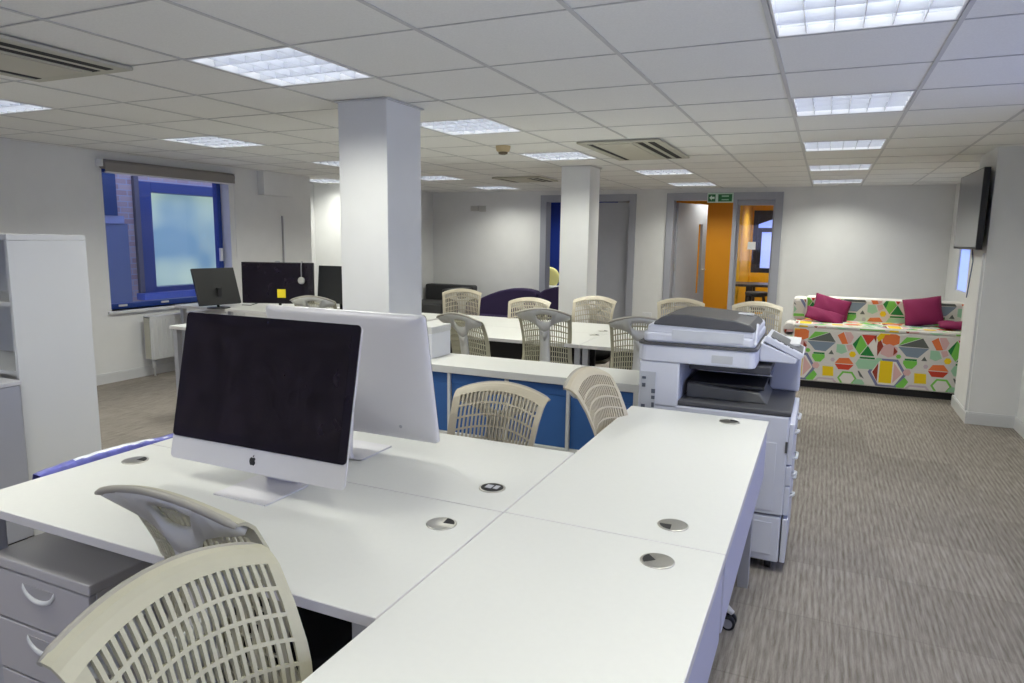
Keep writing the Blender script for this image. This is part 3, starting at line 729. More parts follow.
    for s in (-1, 1):
        low = [(0, .770), (s*.034, .788), (s*.046, .812), (s*.075, .840), (s*.115, .862), (s*.155, .882), (s*.186, .905)]
        inn = [(0, .842), (s*.030, .846), (s*.050, .862), (s*.064, .898), (s*.11, .936), (s*.15, .938), (s*.190, .936)]
        strip(low, inn)
        strip([(0, .904), (s*.03, .903), (s*.064, .898), (s*.11, .936)], [(0, .938), (s*.03, .938), (s*.064, .938), (s*.108, .9385)])
    for k in range(8):
        z0, z1 = .50+k*.275/8, .50+(k+1)*.275/8
        f_ = lambda z: .042 - .010*math.sin((z-.50)/.30*PI*.8)
        strip([(-f_(z0), z0), (0, z0), (f_(z0), z0)], [(-f_(z1), z1), (0, z1), (f_(z1), z1)])
    strip([(-.0, .775), (-.034, .790)], [(-.0, .70), (-.034, .770)])
    strip([(.0, .775), (.034, .790)], [(.0, .70), (.034, .770)])
    mb.build('back_support', support_m, t, solid=.016, offset=0, weld=True)
    MB().tube([(0, -.225, .56), (0, -.228, .48), (0, -.20, .415), (0, -.12, .385), (0, -.02, .38)], [.030, .032, .034, .036, .038], n=12, flat=((1, 0, 0), 1)).build('support_arm', support_m, t)
    MB().box(-.09, .09, -.12, .12, .36, .41).build('mechanism', black_m, t, bevel=.012)
    MB().cyl((0, 0, .09), (0, 0, .37), .025, .022, n=16).build('gas_column', black_m, t)
    MB().lathe([(.045, .07), (.05, .10), (.035, .14), (.028, .145)]).build('hub', support_m, t)
    for k in range(5):
        a = 2*PI*k/5 + PI/2; c, s = math.cos(a), math.sin(a)
        leg = MB().tube([(c*.03, s*.03, .115), (c*.12, s*.12, .118), (c*.23, s*.23, .100), (c*.305, s*.305, .082), (c*.335, s*.335, .062)], [.026, .024, .021, .019, .012], n=10, flat=((0, 0, 1), .7)).build('leg', mat('chair_base_white', (.70, .70, .68), .4), t)
        px, py = -s, c; cc = Vector((c*.322, s*.322, .027))
        mb = MB().use(black_m)
        for o_ in (-.016, .016): mb.cyl(cc + Vector((px, py, 0))*(o_-.009), cc + Vector((px, py, 0))*(o_+.009), .027, n=18)
        mb.use(gmetal_m)
        for o_ in (-.0265, .0265): mb.cyl(cc + Vector((px, py, 0))*(o_-.002), cc + Vector((px, py, 0))*(o_+.002), .018, n=16)
        mb.use(black_m); mb.cyl(cc + Vector((0, 0, 0)), cc + Vector((0, 0, .04)), .008, n=8)
        mb.build('caster', None, leg)
    return t
BACK_OFF = .285
def place(first, mid, deg, dz, label, proto):
    a = math.radians(deg); bx, by = math.sin(a)*BACK_OFF, -math.cos(a)*BACK_OFF     # back offset in world
    loc = (mid[0]-bx, mid[1]-by, 0)
    if first: r = proto; r.location = loc; r.rotation_euler = (0, 0, a); r['label'] = label
    else: r = dup(proto, loc, a, label)
    if dz:
        for c in r.children:
            if c.name.split('.')[0] in ('backrest', 'top_rail', 'seat_pan', 'seat', 'back_support', 'support_arm', 'mechanism'): c.location.z = dz
    return r
ca = make_chair('x'); cc_ = make_chair('x', shell2_m)
place(True, (-.912, .718), -90, -.008, 'nearest slotted office chair, at the bottom left of the picture', ca)
place(False, (-1.185, .935), 0, .02, 'slotted office chair tucked under the near desk beside the drawer pedestal', ca)
place(False, (-2.27, 4.14), -14, .01, 'office chair seen from behind, nearest the small white box', ca)
place(False, (-1.765, 4.44), 8, .045, 'office chair seen from behind at the middle bench, its grey support fully in view', ca)
place(False, (-1.07, 4.38), 14, .035, 'office chair seen from behind, just left of the printer', ca)
place(False, (-3.95, 4.62), 15, .015, 'office chair in front of the three black monitors', ca)
place(True, (-1.128, 2.40), 180, -.045, 'cream slotted office chair at the far side of the desks, before the blue storage', cc_)
place(False, (-.842, 2.625), -94, .003, 'cream office chair turned sideways left of the printer desk', cc_)
place(False, (-3.33, 6.13), 205, .005, 'cream office chair in front of the purple sofa, left of the others', cc_)
place(False, (-2.48, 5.88), 192, -.025, 'low cream office chair at the far side of the bench, left of the far pillar', cc_)
place(False, (-1.88, 5.98), 184, .01, 'cream office chair in front of the grey door at the far side of the bench', cc_)
place(False, (-1.105, 5.96), 190, .03, 'cream office chair directly behind the printer top', cc_)
place(False, (-.485, 5.98), 188, .03, 'cream office chair behind the printer, nearest the patterned sofa', cc_)

# ---------------------------------------------------------------- low storage unit with blue boxes
t = thing('cube_shelf', (-2.222, 3.235, 0), 'low white cube shelf with blue inserts behind the desks', 'shelf unit')
SW_, SD, SH = 1.455, .37, .77
mb = MB(); mb.box(0, SW_, 0, SD, SH-.04, SH); mb.box(0, SW_, 0, SD, 0, .04); mb.box(0, .04, 0, SD, .04, SH-.04); mb.box(SW_-.04, SW_, 0, SD, .04, SH-.04)
mb.box(.04, SW_-.04, .01, SD, SH/2-.008, SH/2+.008)
cw = (SW_-.08-3*.016)/4
for k in range(1, 4): x = .04+k*cw+(k-1)*.016; mb.box(x, x+.016, .004, SD, .04, SH-.04)
mb.build('carcass', white_m, t, bevel=.0015, segs=1)
MB().box(.03, SW_-.03, SD-.006, SD-.001, .03, SH-.03).build('back_board', white_m, t)
bl = mat('blue_box_card', (.035, .125, .36), .6, noise=.03, nscale=8)
for k in range(4):
    for r in range(2):
        x = .04+k*(cw+.016); z0 = .042 + r*(SH/2-.032); 
        b = thing('storage_box', (-2.222+x+cw/2, 3.235+.02, z0), 'blue storage box in the %s row of the cube shelf, %s compartment from the left' % (('bottom', 'top')[r], ('first', 'second', 'third', 'fourth')[k]), 'storage box', group='blue storage boxes in the cube shelf')
        h_ = SH/2-.055; w_ = cw/2-.003
        MB().box(-w_, w_, 0, .32, 0, h_-.055).build('box', bl, b, bevel=.002, segs=1)
        MB().box(-w_-.0015, w_+.0015, -.002, .322, h_-.055, h_).build('lid', bl, b, bevel=.002, segs=1)
t = thing('storage_box', (-2.13, 3.47, SH), 'small white box standing on the cube shelf against the pillar', 'storage box')
MB().box(-.12, .105, -.10, .115, .0005, .145).build('box', white_pl, t, bevel=.003)
MB().box(-.122, .107, -.102, .117, .145, .185).build('lid', white_m, t, bevel=.003)

# ---------------------------------------------------------------- multifunction printer (front faces +X)
t = thing('office_printer', (-.09, 3.12, 0), 'large white and grey multifunction printer at the end of the desks', 'printer')
bvl = .008
mb = MB(); mb.use(prn_m); mb.box(-.665, -.0, 0, .58, .27, .72); mb.build('cabinet', prn_m, t, bevel=bvl)
MB().box(-.665, -.005, .004, .575, .05, .262).build('lower_cabinet', prn_m, t, bevel=bvl)
mb = MB(); mb.box(-.63, -.04, -.003, .0, .085, .235); mb.build('side_cover', prn_m, t, bevel=.003)
mb = MB(); mb.box(-.60, -.045, -.003, .0, .29, .60); mb.build('side_cover', prn_m, t, bevel=.003)
for z0, z1, nm in ((.055, .258, 'drawer'), (.275, .405, 'drawer'), (.412, .50, 'drawer'), (.507, .69, 'front_door')):
    dr = MB().box(0, .022, .004, .576, z0, z1).build(nm, prn_m, t, bevel=.004)
    if z0 > .06:
        MB().tube([(.020, .24, z1-.03), (.034, .25, z1-.03), (.036, .34, z1-.03), (.020, .35, z1-.03)], .006, n=8).build('handle', skirt_m, dr)
        MB().tube([(.022, .02, z1-.045), (.036, .022, z1-.035), (.038, .05, z1-.035), (.022, .055, z1-.04)], .006, n=8).build('corner_grip', skirt_m, dr)
MB().box(-.19, -.12, -.005, .0, .415, .432).build('side_grip', mat('grip_grey', (.16, .17, .22), .5), t)
MB().box(-.010, .0, -.004, .0, .56, .61).build('lock_slot', prd_m, t)
# output tray deck
mb = MB(); mb.prism([(-.48, .72), (.004, .72), (.004, .738), (-.002, .742), (-.48, .742)], .0, .578, 'y'); mb.build('output_tray', prd_m, t, bevel=.004)
mb = MB(); mb.prism([(-.46, .742), (-.10, .742), (-.14, .79), (-.46, .81)], .10, .47, 'y'); mb.build('tray_ramp', mat('tray_grey', (.12, .12, .115), .5), t, bevel=.006)
MB().box(-.46, -.12, .12, .45, .80, .815).build('inner_tray', black_m, t, bevel=.003)
mb = MB(); mb.box(-.45, -.10, .30, .44, .835, .842); mb.build('paper_guide', alu_m, t)
# left tower with port panel
mb = MB(); mb.box(-.665, -.48, 0, .58, .70, .915); mb.build('rear_tower', prn_m, t, bevel=bvl)
mb = MB(); mb.box(-.655, -.585, -.004, 0, .60, .865); pp = mb.build('port_panel', mat('port_grey', (.50, .52, .56), .5), t, bevel=.003)
mb = MB()
for x, z, w_, h_ in ((-.645, .835, .018, .012), (-.645, .80, .016, .018), (-.645, .70, .018, .018), (-.645, .672, .018, .018), (-.60, .775, .018, .02), (-.60, .745, .016, .016), (-.60, .71, .012, .022)): mb.box(x-w_/2+.006, x+w_/2+.006, -.006, -.003, z-h_/2, z+h_/2)
mb.build('ports', mat('port_dark', (.10, .11, .14), .5), pp)
MB().tube([(-.605, -.008, .66), (-.62, -.02, .60), (-.64, -.018, .50), (-.65, -.012, .3)], .006, n=8).build('cable', white_pl, t)
# far side wall of the cavity and control pillar
MB().box(-.48, -.12, .50, .58, .742, .915).build('cavity_wall', mat('cavity_grey', (.30, .31, .36), .5), t)
MB().box(-.12, .018, .46, .58, .742, .935).build('control_pillar', prn_m, t, bevel=.01)
MB().box(-.46, -.10, .14, .50, .868, .905).build('feed_unit', mat('feed_dark', (.05, .05, .06), .4), t, bevel=.004)
# scanner
mb = MB()
pl_ = rrect(-.675, -.155, -.004, .585, .04)
mb.prism(pl_, .915, .992, 'z'); mb.build('scanner_body', prn_m, t, bevel=.006)
mb = MB(); mb.prism(rrect(-.678, -.150, -.008, .588, .04), .992, 1.004, 'z'); mb.build('scanner_seam', prd_m, t, bevel=.002)
MB().box(-.34, -.25, -.006, -.002, .93, .965).build('badge', mat('badge_grey', (.52, .53, .55), .4), t)
# document feeder
mb = MB(); mb.prism(rrect(-.655, -.160, .004, .57, .03), 1.004, 1.050, 'z'); mb.build('feeder_base', prn_m, t, bevel=.01)
mb = MB(); mb.prism([(-.635, 1.045), (-.165, 1.045), (-.165, 1.070), (-.175, 1.080), (-.615, 1.092), (-.635, 1.08)], .008, .56, 'y'); mb.build('feeder_body', prn_m, t, bevel=.008)
MB().box(-.52, -.21, .002, .008, 1.022, 1.066).build('feeder_panel', mat('feeder_inset', (.60, .62, .66), .4), t)
mb = MB(); mb.prism([(-.610, 1.085), (-.168, 1.075), (-.168, 1.088), (-.19, 1.108), (-.25, 1.124), (-.46, 1.138), (-.53, 1.135), (-.575, 1.120), (-.602, 1.100)], .002, .44, 'y', smooth=False); mb.build('feeder_lid', prd_m, t, bevel=.008, segs=3)
MB().box(-.27, -.20, .30, .33, 1.121, 1.128).build('sticker', white_pl, t)
mb = MB(); mb.prism([(.0, 1.02), (.10, 1.02), (.10, 1.105), (.05, 1.112)], -.165, -.155, 'x'); mb.build('side_flap', prn_m, t, bevel=.004)
# tilted control panel
Mp = Matrix.Translation((-.065, .36, 1.012)) @ Matrix.Rotation(math.radians(26), 4, 'Y')
MB().box(-.07, .11, -.16, .12, -.03, 0, Mp).build('control_panel', prn_m, t, bevel=.005)
MB().box(-.055, .10, -.13, .07, .0005, .003, Mp).build('touch_screen', mat('panel_screen_grey', (.13, .135, .14), .35), t)
mb = MB()
for k in range(4): mb.box(-.05+k*.03, -.035+k*.03, -.155, -.14, .0005, .004, Mp)
mb.build('buttons', prd_m, t)
mb = MB(); mb.prism([(-.155, .92), (-.0, .92), (.01, .945), (-.09, .985), (-.155, 1.01)], .20, .46, 'y'); mb.build('panel_arm', prn_m, t, bevel=.006)
MB().box(-.02, .12, .20, .45, 1.02, 1.03, Matrix.Translation((-.11, .10, -.03))).build('side_shelf', white_pl, t)
for x, y in ((-.60, .06), (-.05, .06), (-.60, .52), (-.05, .52)):
    mb = MB(); mb.cyl((x-.014, y, .024), (x+.014, y, .024), .024, n=16); mb.box(x-.03, x+.03, y-.03, y+.03, .04, .052); mb.build('caster', black_m, t)

# ---------------------------------------------------------------- pedestal under the near desk
t = thing('drawer_pedestal', (-2.075, 1.055, 0), 'grey three-drawer pedestal under the near desk at the bottom left', 'drawer unit')
MB().box(0, .42, .02, .56, .05, .545).build('body', ped_m, t, bevel=.003)
MB().box(-.004, .424, -.002, .565, .545, .575).build('top', ped_m, t, bevel=.004)
pg = mat('pedestal_drawer_grey', (.47, .455, .47), .45)
for z0, z1 in ((.395, .540), (.235, .388), (.065, .228)):
    d = MB().box(.003, .417, 0, .02, z0, z1).build('drawer', pg, t, bevel=.003)
    mb = MB(); pts = [(.21+.066*math.cos(a), z1-.022-.040*math.sin(a)) for a in [PI*i/12 for i in range(13)]]
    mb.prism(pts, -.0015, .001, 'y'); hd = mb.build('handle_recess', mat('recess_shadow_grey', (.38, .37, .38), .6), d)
    MB().tube([(x, -.002, z) for x, z in pts], [.001]+[.0035+.004*math.sin(PI*i/12) for i in range(1, 12)]+[.001], n=8).build('handle', skirt_m, d)
for x in (.05, .37):
    for y in (.06, .5): MB().cyl((x-.01, y, .024), (x+.01, y, .024), .024, n=14).build('caster', black_m, t)
MB().box(.17, .24, .20, .25, .5752, .5756).build('tape_mark', mat('brown_tape', (.30, .23, .17), .7), t)

# ---------------------------------------------------------------- tall cabinet and grey cupboard on the left
t = thing('storage_cabinet', (-3.395, 1.925, 0), 'tall white cabinet at the left edge, its plain end panel towards the desks', 'cabinet')
cabm = mat('cabinet_white', (.66, .67, .67), .4)
MB().box(-.02, 0, 0, .37, 0.0, 1.425).build('end_panel', cabm, t, bevel=.001, segs=1)
MB().box(-1.0, 0, 0, .37, 1.427, 1.453).build('top', cabm, t, bevel=.001, segs=1)
MB().box(-1.0, -.98, 0, .37, 0, 1.425).build('end_panel', cabm, t)
MB().box(-.98, -.02, .352, .367, 0.02, 1.42).build('back_panel', cabm, t)
for z in (.06, .42, .79, 1.12): MB().box(-.98, -.02, .02, .35, z, z+.02).build('shelf', cabm, t)
MB().box(-.98, -.02, .02, .35, 0, .059).build('plinth', cabm, t)
t = thing('filing_cabinet', (-3.35, 1.60, 0), 'grey metal cupboard with a black front, cut by the left edge', 'cupboard')
MB().box(-.62, 0, .01, .30, 0.03, .765).build('body', gmetal_m, t, bevel=.004)
MB().box(-.625, .004, 0, .305, .765, .785).build('top', mat('pale_grey_metal', (.55, .55, .58), .4), t, bevel=.003)
MB().box(-.61, -.01, 0, .01, .04, .755).build('front_panel', black_m, t)
mb = MB(); mb.box(-.6, -.02, .03, .28, 0, .03); mb.build('plinth', black_m, t)

# blue and white plastic sheet along the left end of the desks
bag_m = mat('blue_sheet_plastic', (.14, .15, .48), .3, noise=.25, nscale=30); bagw_m = mat('white_sheet_plastic', (.72, .74, .82), .3)
mb = MB(); n = 26; rows_ = []
for i in range(n+1):
    s = i/n; y = 1.24 + s*.50; h = .030*math.sin(PI*min(1, s*1.15))**.7 + .004 if s < .97 else .004
    jit = .004*math.sin(i*2.1)+.003*math.sin(i*4.7)
    h *= .62; jit *= .5; rows_.append([(-2.128, y, .718), (-2.130, y, DESK+h*.45), (-2.138+jit, y, DESK+h*.8+jit), (-2.150, y, DESK+h+jit*.5), (-2.166+jit, y, DESK+h*.7), (-2.172, y, DESK-.02), (-2.16, y, DESK-.05+jit), (-2.135, y, DESK-.03)])
V = [[mb.bm.verts.new(p) for p in r] for r in rows_]
mb.use(bag_m); mb.use(bagw_m)
for i in range(n):
    for j in range(7):
        f = mb.bm.faces.new([V[i][j], V[i][j+1], V[i+1][j+1], V[i+1][j]]); f.smooth = True
        f.material_index = 1 if (j in (2, 3) and 5 < i < 21) or (j == 2 and i in (23,)) else 0
t = mb.build('plastic_sheet', None); tag(t, 'crumpled blue and white plastic sheet along the left end of the desks', 'plastic sheet')

# ---------------------------------------------------------------- three monitors at the left rear desk
def monitor(x, y, z0, w, h, rz, tilt, mt, label, web=False):
    t = thing('computer_monitor', (x, y, DESK), label, 'monitor', rz, 'black monitors on the rear left desk')
    Mt = Matrix.Translation((0, 0, z0-DESK)) @ Matrix.Rotation(-tilt, 4, 'X')
    mb = MB(); mb.prism(rrect(-w/2, w/2, 0, h, .006), 0, .028, 'y', Mt); mb.build('case', black_m, t, bevel=.003)
    sc = MB().box(-w/2+.008, w/2-.008, -.0012, 0, .010, h-.008, Mt).build('screen', mt, t)
    MB().cyl((0, .06, .006), (0, .045, z0-DESK+.12), .014, n=12).build('stand_column', black_m, t)
    MB().box(-.02, .02, .015, .07, z0-DESK+.08, z0-DESK+.16).build('bracket', black_m, t)
    MB().lathe([(.11, .0005), (.11, .008), (.02, .013)], c=(0, .05, 0)).build('base', black_m, t)
    if web: MB().box(-.02, .02, -.005, .02, h-.002, h+.012, Mt).build('webcam', gmetal_m, t, bevel=.003)
    return t
monitor(-5.455, 5.03, .772, .445, .376, math.radians(78), .33, matt_m, 'matt black monitor turned inwards, leftmost of the three')
monitor(-4.945, 5.271, .785, .72, .41, math.radians(23), .03, glassblk_m, 'glossy black monitor with a yellow sticky note, middle of the three', True)
monitor(-4.36, 5.456, .80, .50, .37, math.radians(0), .10, matt_m, 'dark grey monitor partly hidden by the near pillar', False)
a = math.radians(23); tag(MB().box(-.042, .042, -.006, -.004, .0, .085).build('sticky_note', mat('yellow_paper', (.85, .68, .02), .7)), 'yellow sticky note on the middle monitor', 'sticky note')
sn = bpy.data.objects['sticky_note']; sn.location = (-4.945+math.cos(a)*.04, 5.268+math.sin(a)*.04, .845); sn.rotation_euler = (-.03, 0, a)
t = thing('headphones', (-4.945+math.cos(a)*.25+.006, 5.271+math.sin(a)*.25-.012, 1.02), 'small grey headset hanging over the right of the middle monitor', 'headset', a)
MB().tube([(0, -.012, .0), (0, -.016, .07), (0, -.014, .14), (0, .0, .185), (0, .03, .185), (0, .036, .15)], .005, n=8).build('band', mat('silver_grey_plastic', (.4, .4, .42), .35, metal=.4), t)
MB().lathe([(.012, -.03), (.032, -.03), (.036, -.018), (.03, -.006), (.01, -.006)], c=(0, 0, 0), axis='y').build('ear_pad', mat('grey_ear_pad', (.45, .45, .43), .5), t)
t = tag(MB().tube([(-5.52, 5.36, .735), (-5.42, 5.38, .735), (-5.35, 5.42, .76), (-5.30, 5.43, .80)], .004, n=6).build('cable', black_m), 'black cable by the foot of the leftmost monitor', 'cable')

# ---------------------------------------------------------------- wall screen on the pier
p0 = Vector((1.082, 6.57)); p1 = Vector((1.080, 7.62)); L_ = (p1-p0).length; ang = math.atan2(p1.y-p0.y, p1.x-p0.x)
t = thing('television', (p0.x, p0.y, 1.425), 'wall mounted flat television high beside the pier', 'television', ang)
MB().prism(rrect(0, L_, 0, .645, .006), -.045, 0, 'y').build('case', black_m, t, bevel=.003)
MB().box(.008, L_-.008, 0, .0015, .02, .637).build('screen', mat('television_screen', (.06, .06, .065), .16), t)
MB().box(.30, .55, -.078, -.045, .2, .42).build('bracket', black_m, t, bevel=.004)
MB().tube([(.50, -.06, .0), (.47, -.07, -.1), (.52, -.07, -.25), (.58, -.07, -.42)], .005, n=6).build('cable', mat('blue_grey_cable', (.10, .13, .25), .5), t)
w3 = thing('window_3', (WR, 9.4, 1.16), None, None); struct(w3, 'small blue window under the television')
mb = MB(); mb.box(.01, .05, -.45, .45, -.25, -.235); mb.box(.01, .05, -.45, .45, .245, .26); mb.box(.01, .05, -.45, -.435, -.235, .245); mb.box(.01, .05, .435, .45, -.235, .245); mb.build('frame', skirt_m, w3)
MB().box(.02, .026, -.435, .435, -.235, .245).build('pane', mat('glowing_dusk_pane', (.5, .55, .8), .4), w3)
for i, (a, b, c, d) in enumerate(RWIN):
    wn_ = thing('window_%d' % (4+i), (1.5, (a+b)/2, c), None, None); struct(wn_, 'tall window in the right wall')
    h_ = (b-a)/2; win_frame(wn_, .14, .2, -h_, h_, 0, d-c); MB().box(.165, .172, -h_+.06, h_-.06, .06, d-c-.06).build('pane', pane_m, wn_)
for i, (a, b, c, d) in enumerate(FWIN):
    wn_ = thing('window_%d' % (7+i), ((a+b)/2, YF, c), None, None); struct(wn_, 'wide window in the wall behind the viewpoint')
    h_ = (b-a)/2; mb = MB(); mb.box(-h_, h_, -.14, -.08, 0, .06); mb.box(-h_, h_, -.14, -.08, d-c-.06, d-c); mb.box(-h_, -h_+.06, -.14, -.08, .06, d-c-.06); mb.box(h_-.06, h_, -.14, -.08, .06, d-c-.06); mb.build('frame', blueframe_m, wn_)
    MB().box(-h_+.06, h_-.06, -.115, -.108, .06, d-c-.06).build('pane', pane_m, wn_)

# ---------------------------------------------------------------- patterned sofa
SX0, SX1, SY0, SY1, SZT = -.245, 1.38, 7.5, 8.32, .645
PC = {'base': (.72, .69, .66), 'or': (.80, .20, .06), 'pk': (.72, .45, .45), 'dr': (.34, .05, .03), 'gr': (.20, .58, .09), 'dg': (.02, .22, .05), 'gy': (.13, .14, .13),
      'sl': (.22, .28, .36), 'ye': (.88, .62, .01), 'mi': (.36, .62, .42), 'rg': (.20, .22, .38), 'rd': (.62, .06, .03), 'wh': (.80, .76, .72), 'pl': (.58, .48, .55)}
PM = {k: mat('sofa_print_'+n, PC[k], .85, bump=.15, bscale=500) for k, n in (('base', 'ground'), ('or', 'orange'), ('pk', 'pink'), ('dr', 'dark_red'), ('gr', 'green'), ('dg', 'dark_green'), ('gy', 'charcoal'), ('sl', 'slate'), ('ye', 'yellow'), ('mi', 'mint'), ('rg', 'blue_grey'), ('rd', 'red'), ('wh', 'white'), ('pl', 'mauve'))}
def hexa(cx, cy, w, h): return [(cx-w/2, cy), (cx-w/4, cy+h/2), (cx+w/4, cy+h/2), (cx+w/2, cy), (cx+w/4, cy-h/2), (cx-w/4, cy-h/2)]
def hexv(cx, cy, w, h): return [(cx, cy+h/2), (cx+w/2, cy+h/4), (cx+w/2, cy-h/4), (cx, cy-h/2), (cx-w/2, cy-h/4), (cx-w/2, cy+h/4)]
S_ = 1/565.
def crop(pts): return [((x-100)*S_, (580-y)*S_) for x, y in pts]
PAT = []   # (colour, polygon, layer)
def addp(c, pts, layer=1): PAT.append((c, crop(pts), layer+len(PAT)*.022))
addp('or', hexv(155, 305, 82, 82)); addp('pk', [(110, 345), (150, 330), (190, 348), (190, 390), (150, 405), (110, 388)]); addp('dr', [(172, 345), (192, 370), (172, 392)], 2)
addp('gr', [(192, 335), (228, 287), (300, 287)]); addp('gy', [(192, 338), (305, 288), (338, 340)]); addp('sl', [(192, 342), (338, 342), (290, 396), (235, 392)])
addp('or', [(345, 300), (375, 280), (402, 345), (372, 348)]); addp('pk', [(380, 280), (410, 278), (428, 305), (415, 340), (402, 345)])
addp('gr', [(462, 290), (424, 345), (462, 402), (496, 348)]); addp('dg', [(424, 345), (462, 290), (440, 370)], 2); addp('rd', [(466, 288), (540, 288), (500, 345)]); addp('dg', [(500, 348), (466, 404), (536, 404)]); addp('wh', [(542, 290), (503, 346), (540, 402), (552, 345)]); addp('dr', [(552, 290), (576, 345), (550, 402), (545, 346)])
addp('mi', [(345, 350), (385, 352), (400, 390), (372, 405), (345, 395)]); addp('ye', hexa(428, 402, 36, 32)); addp('pk', [(392, 352), (420, 346), (430, 372), (405, 385)])
addp('rg', hexa(150, 492, 190, 158)); addp('wh', hexa(150, 492, 158, 132), 2); addp('ye', [(112, 425), (174, 425), (174, 548), (112, 548)], 3); addp('dr', [(104, 440), (104, 545), (78, 492)], 3); addp('pk', [(180, 432), (222, 492), (180, 545)], 3)
addp('gr', [(222, 415), (288, 415), (288, 432), (268, 458), (240, 458), (222, 432)]); addp('dg', [(228, 404), (286, 404), (286, 414), (228, 414)], 2); addp('gy', [(306, 410), (320, 386), (334, 410)])
addp('rd', [(342, 462), (438, 462), (415, 492), (362, 492)]); addp('or', [(342, 458), (362, 428), (412, 424), (438, 458)]); addp('ye', [(280, 480), (336, 480), (340, 534), (284, 536)]); addp('pk', hexa(245, 480, 40, 34))
addp('gr', [(196, 560), (236, 508), (256, 532), (236, 566), (205, 568)]); addp('mi', [(460, 425), (540, 425), (552, 450), (540, 478), (462, 480), (446, 452)]); addp('dg', [(465, 412), (540, 412), (540, 422), (465, 422)], 2)
addp('gy', [(460, 492), (468, 492), (496, 534), (474, 524)]); addp('gr', hexa(410, 540, 100, 78)); addp('wh', hexa(410, 540, 78, 58), 2); addp('pl', [(232, 575), (262, 546), (340, 546), (366, 575), (352, 575), (336, 556), (266, 556), (246, 575)])
addp('mi', hexa(470, 560, 60, 40)); addp('ye', [(84, 300), (112, 262), (132, 262), (118, 300), (96, 322)]); addp('gr', hexa(198, 396, 26, 22)); addp('dr', [(70, 300), (84, 285), (84, 330)], 1)
addp('dr', [(176, 238), (220, 238), (200, 272)]); addp('pk', [(222, 238), (262, 240), (252, 262), (206, 268)]); addp('gr', [(418, 246), (540, 246), (548, 262), (424, 264)]); addp('ye', hexa(590, 262, 46, 38)); addp('mi', [(255, 244), (392, 252), (330, 268)])
addp('mi', hexa(560, 430, 44, 38)); addp('pl', hexa(330, 440, 24, 22))
PER = 455*S_
def sutherland(poly, x0, x1, y0, y1):
    def clip(P, ins, inter):
        o = []
        for i, c in enumerate(P):
            p_ = P[i-1]
            if ins(c):
                if not ins(p_): o.append(inter(p_, c))
                o.append(c)
            elif ins(p_): o.append(inter(p_, c))
        return o
    def ix(v): return lambda a, b: (v, a[1]+(b[1]-a[1])*(v-a[0])/((b[0]-a[0]) or 1e-9))
    def iy(v): return lambda a, b: (a[0]+(b[0]-a[0])*(v-a[1])/((b[1]-a[1]) or 1e-9), v)
    for ins, it in ((lambda p: p[0] >= x0, ix(x0)), (lambda p: p[0] <= x1, ix(x1)), (lambda p: p[1] >= y0, iy(y0)), (lambda p: p[1] <= y1, iy(y1))):
        if not poly: return []
        poly = clip(poly, ins, it)
    return poly if len(poly) >= 3 else []
def printed(mb, fn, u0, u1, v0, v1, du=0, dv=0):
    """lay the printed shapes over a fabric patch; fn(u,v,lift) -> 3D point"""
    for c, poly, layer in PAT:
        for k in range(-4, 6):
            for r in range(-2, 3):
                P_ = [(x+k*PER+du, y+r*.60+dv) for x, y in poly]
                P_ = sutherland(P_, u0, u1, v0, v1)
                if len(P_) < 3: continue
                mb.use(PM[c])
                try: mb.face([fn(x, y, .0006*layer) for x, y in P_])
                except Exception: pass
t = thing('sofa', (SX0, SY0, 0), 'two-seat sofa under a cover with a colourful hexagon print', 'sofa')
WD, DP = SX1-SX0, SY1-SY0
def cover(name, boxes, prints, bevel=.012):
    mb = MB().use(PM['base'])
    for b in boxes: mb.box(*b)
    o = mb.build(name, None, t, bevel=bevel)
    mb = MB(); mb.use(PM['base'])
    for fn, u0, u1, v0, v1, du, dv in prints: printed(mb, fn, u0, u1, v0, v1, du, dv)
    pr = mb.build('cover_print', None, o, norm=False)
    return o
e_ = .0006
ft = lambda x, z, l: (x, -e_-l, z)
cover('seat', [(0, WD, 0, .62, .07, SZT-.035)], [(ft, .012, WD-.012, .082, SZT-.045, -.025, .06)])
tp = lambda x, y, l: (x, y, SZT+e_+l)
cover('seat_cover', [(0.0, WD, .0, .62, SZT-.034, SZT)], [(tp, .012, WD-.012, .012, .60, .03, .0), (lambda x, z, l: (x, -e_-l, z), .012, WD-.012, SZT-.028, SZT-.012, .03, .06)])
cover('backrest', [(0.08, WD-.08, .60, .80, .12, .885)], [(lambda x, z, l: (x, .60-e_-l, z), .09, WD-.09, SZT+.004, .872, .25, .42)], .03)
for sx in (0, 1):
    x0 = -.04 if sx == 0 else WD-.10; x1 = x0+.14
    cover('armrest', [(x0, x1, .42, .72, SZT-.0, .90-.02)], [((lambda x, z, l, a=0: (x, .42-e_-l, z)), x0+.014, x1-.014, SZT+.01, .865, .1+.3*sx, .12)], .035)
mb = MB(); mb.box(.02, WD-.02, .03, .60, .0, .068); mb.build('base', black_m, t)
# arm front roll at the lower left
mb = MB().use(PM['base']); mb.cyl((-.045, .02, SZT-.06), (-.045, .40, SZT-.06), .058, n=20)
mb.box(-.09, -.0, .02, .40, .08, SZT-.06); mb.build('armrest_roll', None, t)
mb = MB(); printed(mb, lambda x, z, l: (x, .02-e_-l, z), -.085, -.005, .10, SZT-.065, .55, .0); mb.build('cover_print', None, bpy.data.objects['armrest_roll'], norm=False)

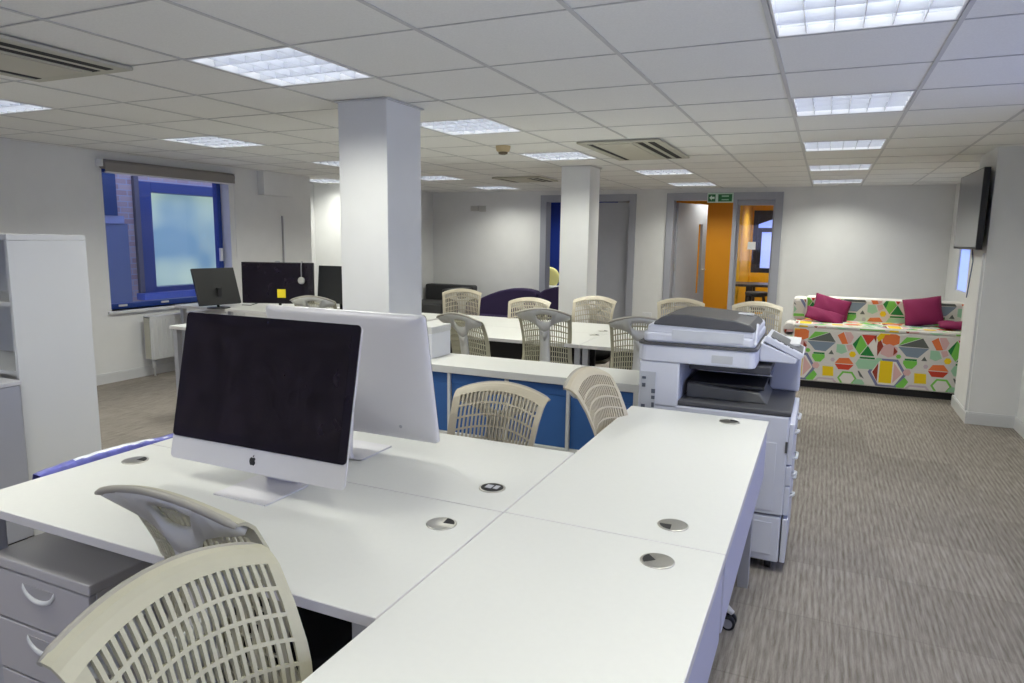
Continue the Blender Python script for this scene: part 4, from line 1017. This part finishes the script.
def cushion(name, loc, w, h, th_, rot, m, label, fold=0):
    n = 14; mb = MB(); G = {}
    for sgn in (1, -1):
        for i in range(n+1):
            for j in range(n+1):
                a = -1+2*i/n; b = -1+2*j/n
                k = max(0, (1-abs(a)**2.6))*max(0, (1-abs(b)**2.6)); pinch = 1-.07*(1-abs(a)**2)*(abs(b) > .99) - 0
                x = a*w/2*(1-.06*(1-b*b)*0 - .05*(1-abs(b))*abs(a)); z = b*h/2*(1-.05*(1-abs(a))*abs(b))
                y = sgn*th_*k**.55 + .008*math.sin(a*5+b*3)*k + fold*a*b*.03
                if sgn == -1 and (i in (0, n) or j in (0, n)): G[(sgn, i, j)] = G[(1, i, j)]
                else: G[(sgn, i, j)] = mb.bm.verts.new((x, y, z))
        for i in range(n):
            for j in range(n):
                try: f = mb.bm.faces.new([G[(sgn, i, j)], G[(sgn, i+1, j)], G[(sgn, i+1, j+1)], G[(sgn, i, j+1)]]); f.smooth = True
                except Exception: pass
    o = mb.build(name, m); o.location = loc; o.rotation_euler = rot
    return tag(o, label, 'cushion', 'magenta cushions on the patterned sofa')
mg = mat('magenta_cushion_fabric', (.20, .003, .065), .8, bump=.2, bscale=200)
cushion('cushion', (.09, 7.99, .775), .36, .27, .055, (math.radians(-30), math.radians(14), math.radians(6)), mg, 'magenta cushion leaning in the left corner of the patterned sofa')
cushion('cushion', (.035, 7.82, .705), .38, .18, .04, (math.radians(-52), math.radians(14), math.radians(4)), mg, 'magenta cushion lying at the left of the sofa in front of the leaning one')
cushion('cushion', (.93, 7.98, .79), .34, .30, .055, (math.radians(-24), math.radians(-10), math.radians(-4)), mg, 'deep magenta cushion leaning at the right of the patterned sofa')
cushion('cushion', (1.20, 7.78, .69), .32, .24, .035, (math.radians(-84), 0, 0), mg, 'magenta cushion lying flat at the right end of the patterned sofa')

# ---------------------------------------------------------------- dark sofas at the back left
pur = mat('purple_wool', (.045, .032, .085), .95, bump=.3, bscale=200, spec=.2)
t = thing('sofa', (-5.0, 9.55, 0), 'long curved purple sofa against the back wall behind the office chairs', 'sofa')
for pts in ([(-.34, .05), (1.06, .05), (1.07, .62), (1.02, .67), (.90, .695), (.76, .70), (.60, .69), (.44, .655), (.26, .59), (.06, .50), (-.16, .40), (-.34, .30)],
            [(1.075, .05), (1.68, .05), (1.68, .72), (1.60, .765), (1.48, .765), (1.34, .745), (1.18, .70), (1.085, .64)]):
    mb = MB(); mb.prism(pts, .05, .27, 'y'); mb.build('backrest', pur, t, bevel=.03, segs=3)
MB().box(-.28, 1.66, .0, .30, .0, .28).build('base', pur, t, bevel=.04, segs=3)
MB().box(-.26, 1.64, .27, .80, .10, .42).build('seat', pur, t, bevel=.05, segs=3)
t = thing('sofa', (-6.28, 9.55, 0), 'dark grey sofa in the far left corner, partly behind the near pillar', 'sofa')
dk = mat('charcoal_leather', (.028, .028, .030), .5)
MB().box(0, .92, .68, .88, .10, .66).build('backrest', dk, t, bevel=.03, segs=3)
MB().box(0.0, .72, 0, .68, .10, .40).build('seat', mat('charcoal_seat', (.05, .05, .052), .5), t, bevel=.03, segs=3)
MB().box(.72, .92, 0, .68, .10, .64).build('armrest', dk, t, bevel=.03, segs=3)
for x in (.06, .86):
    for y in (.06, .8): MB().cyl((x, y, 0), (x, y, .10), .02, n=10).build('foot', black_m, t)
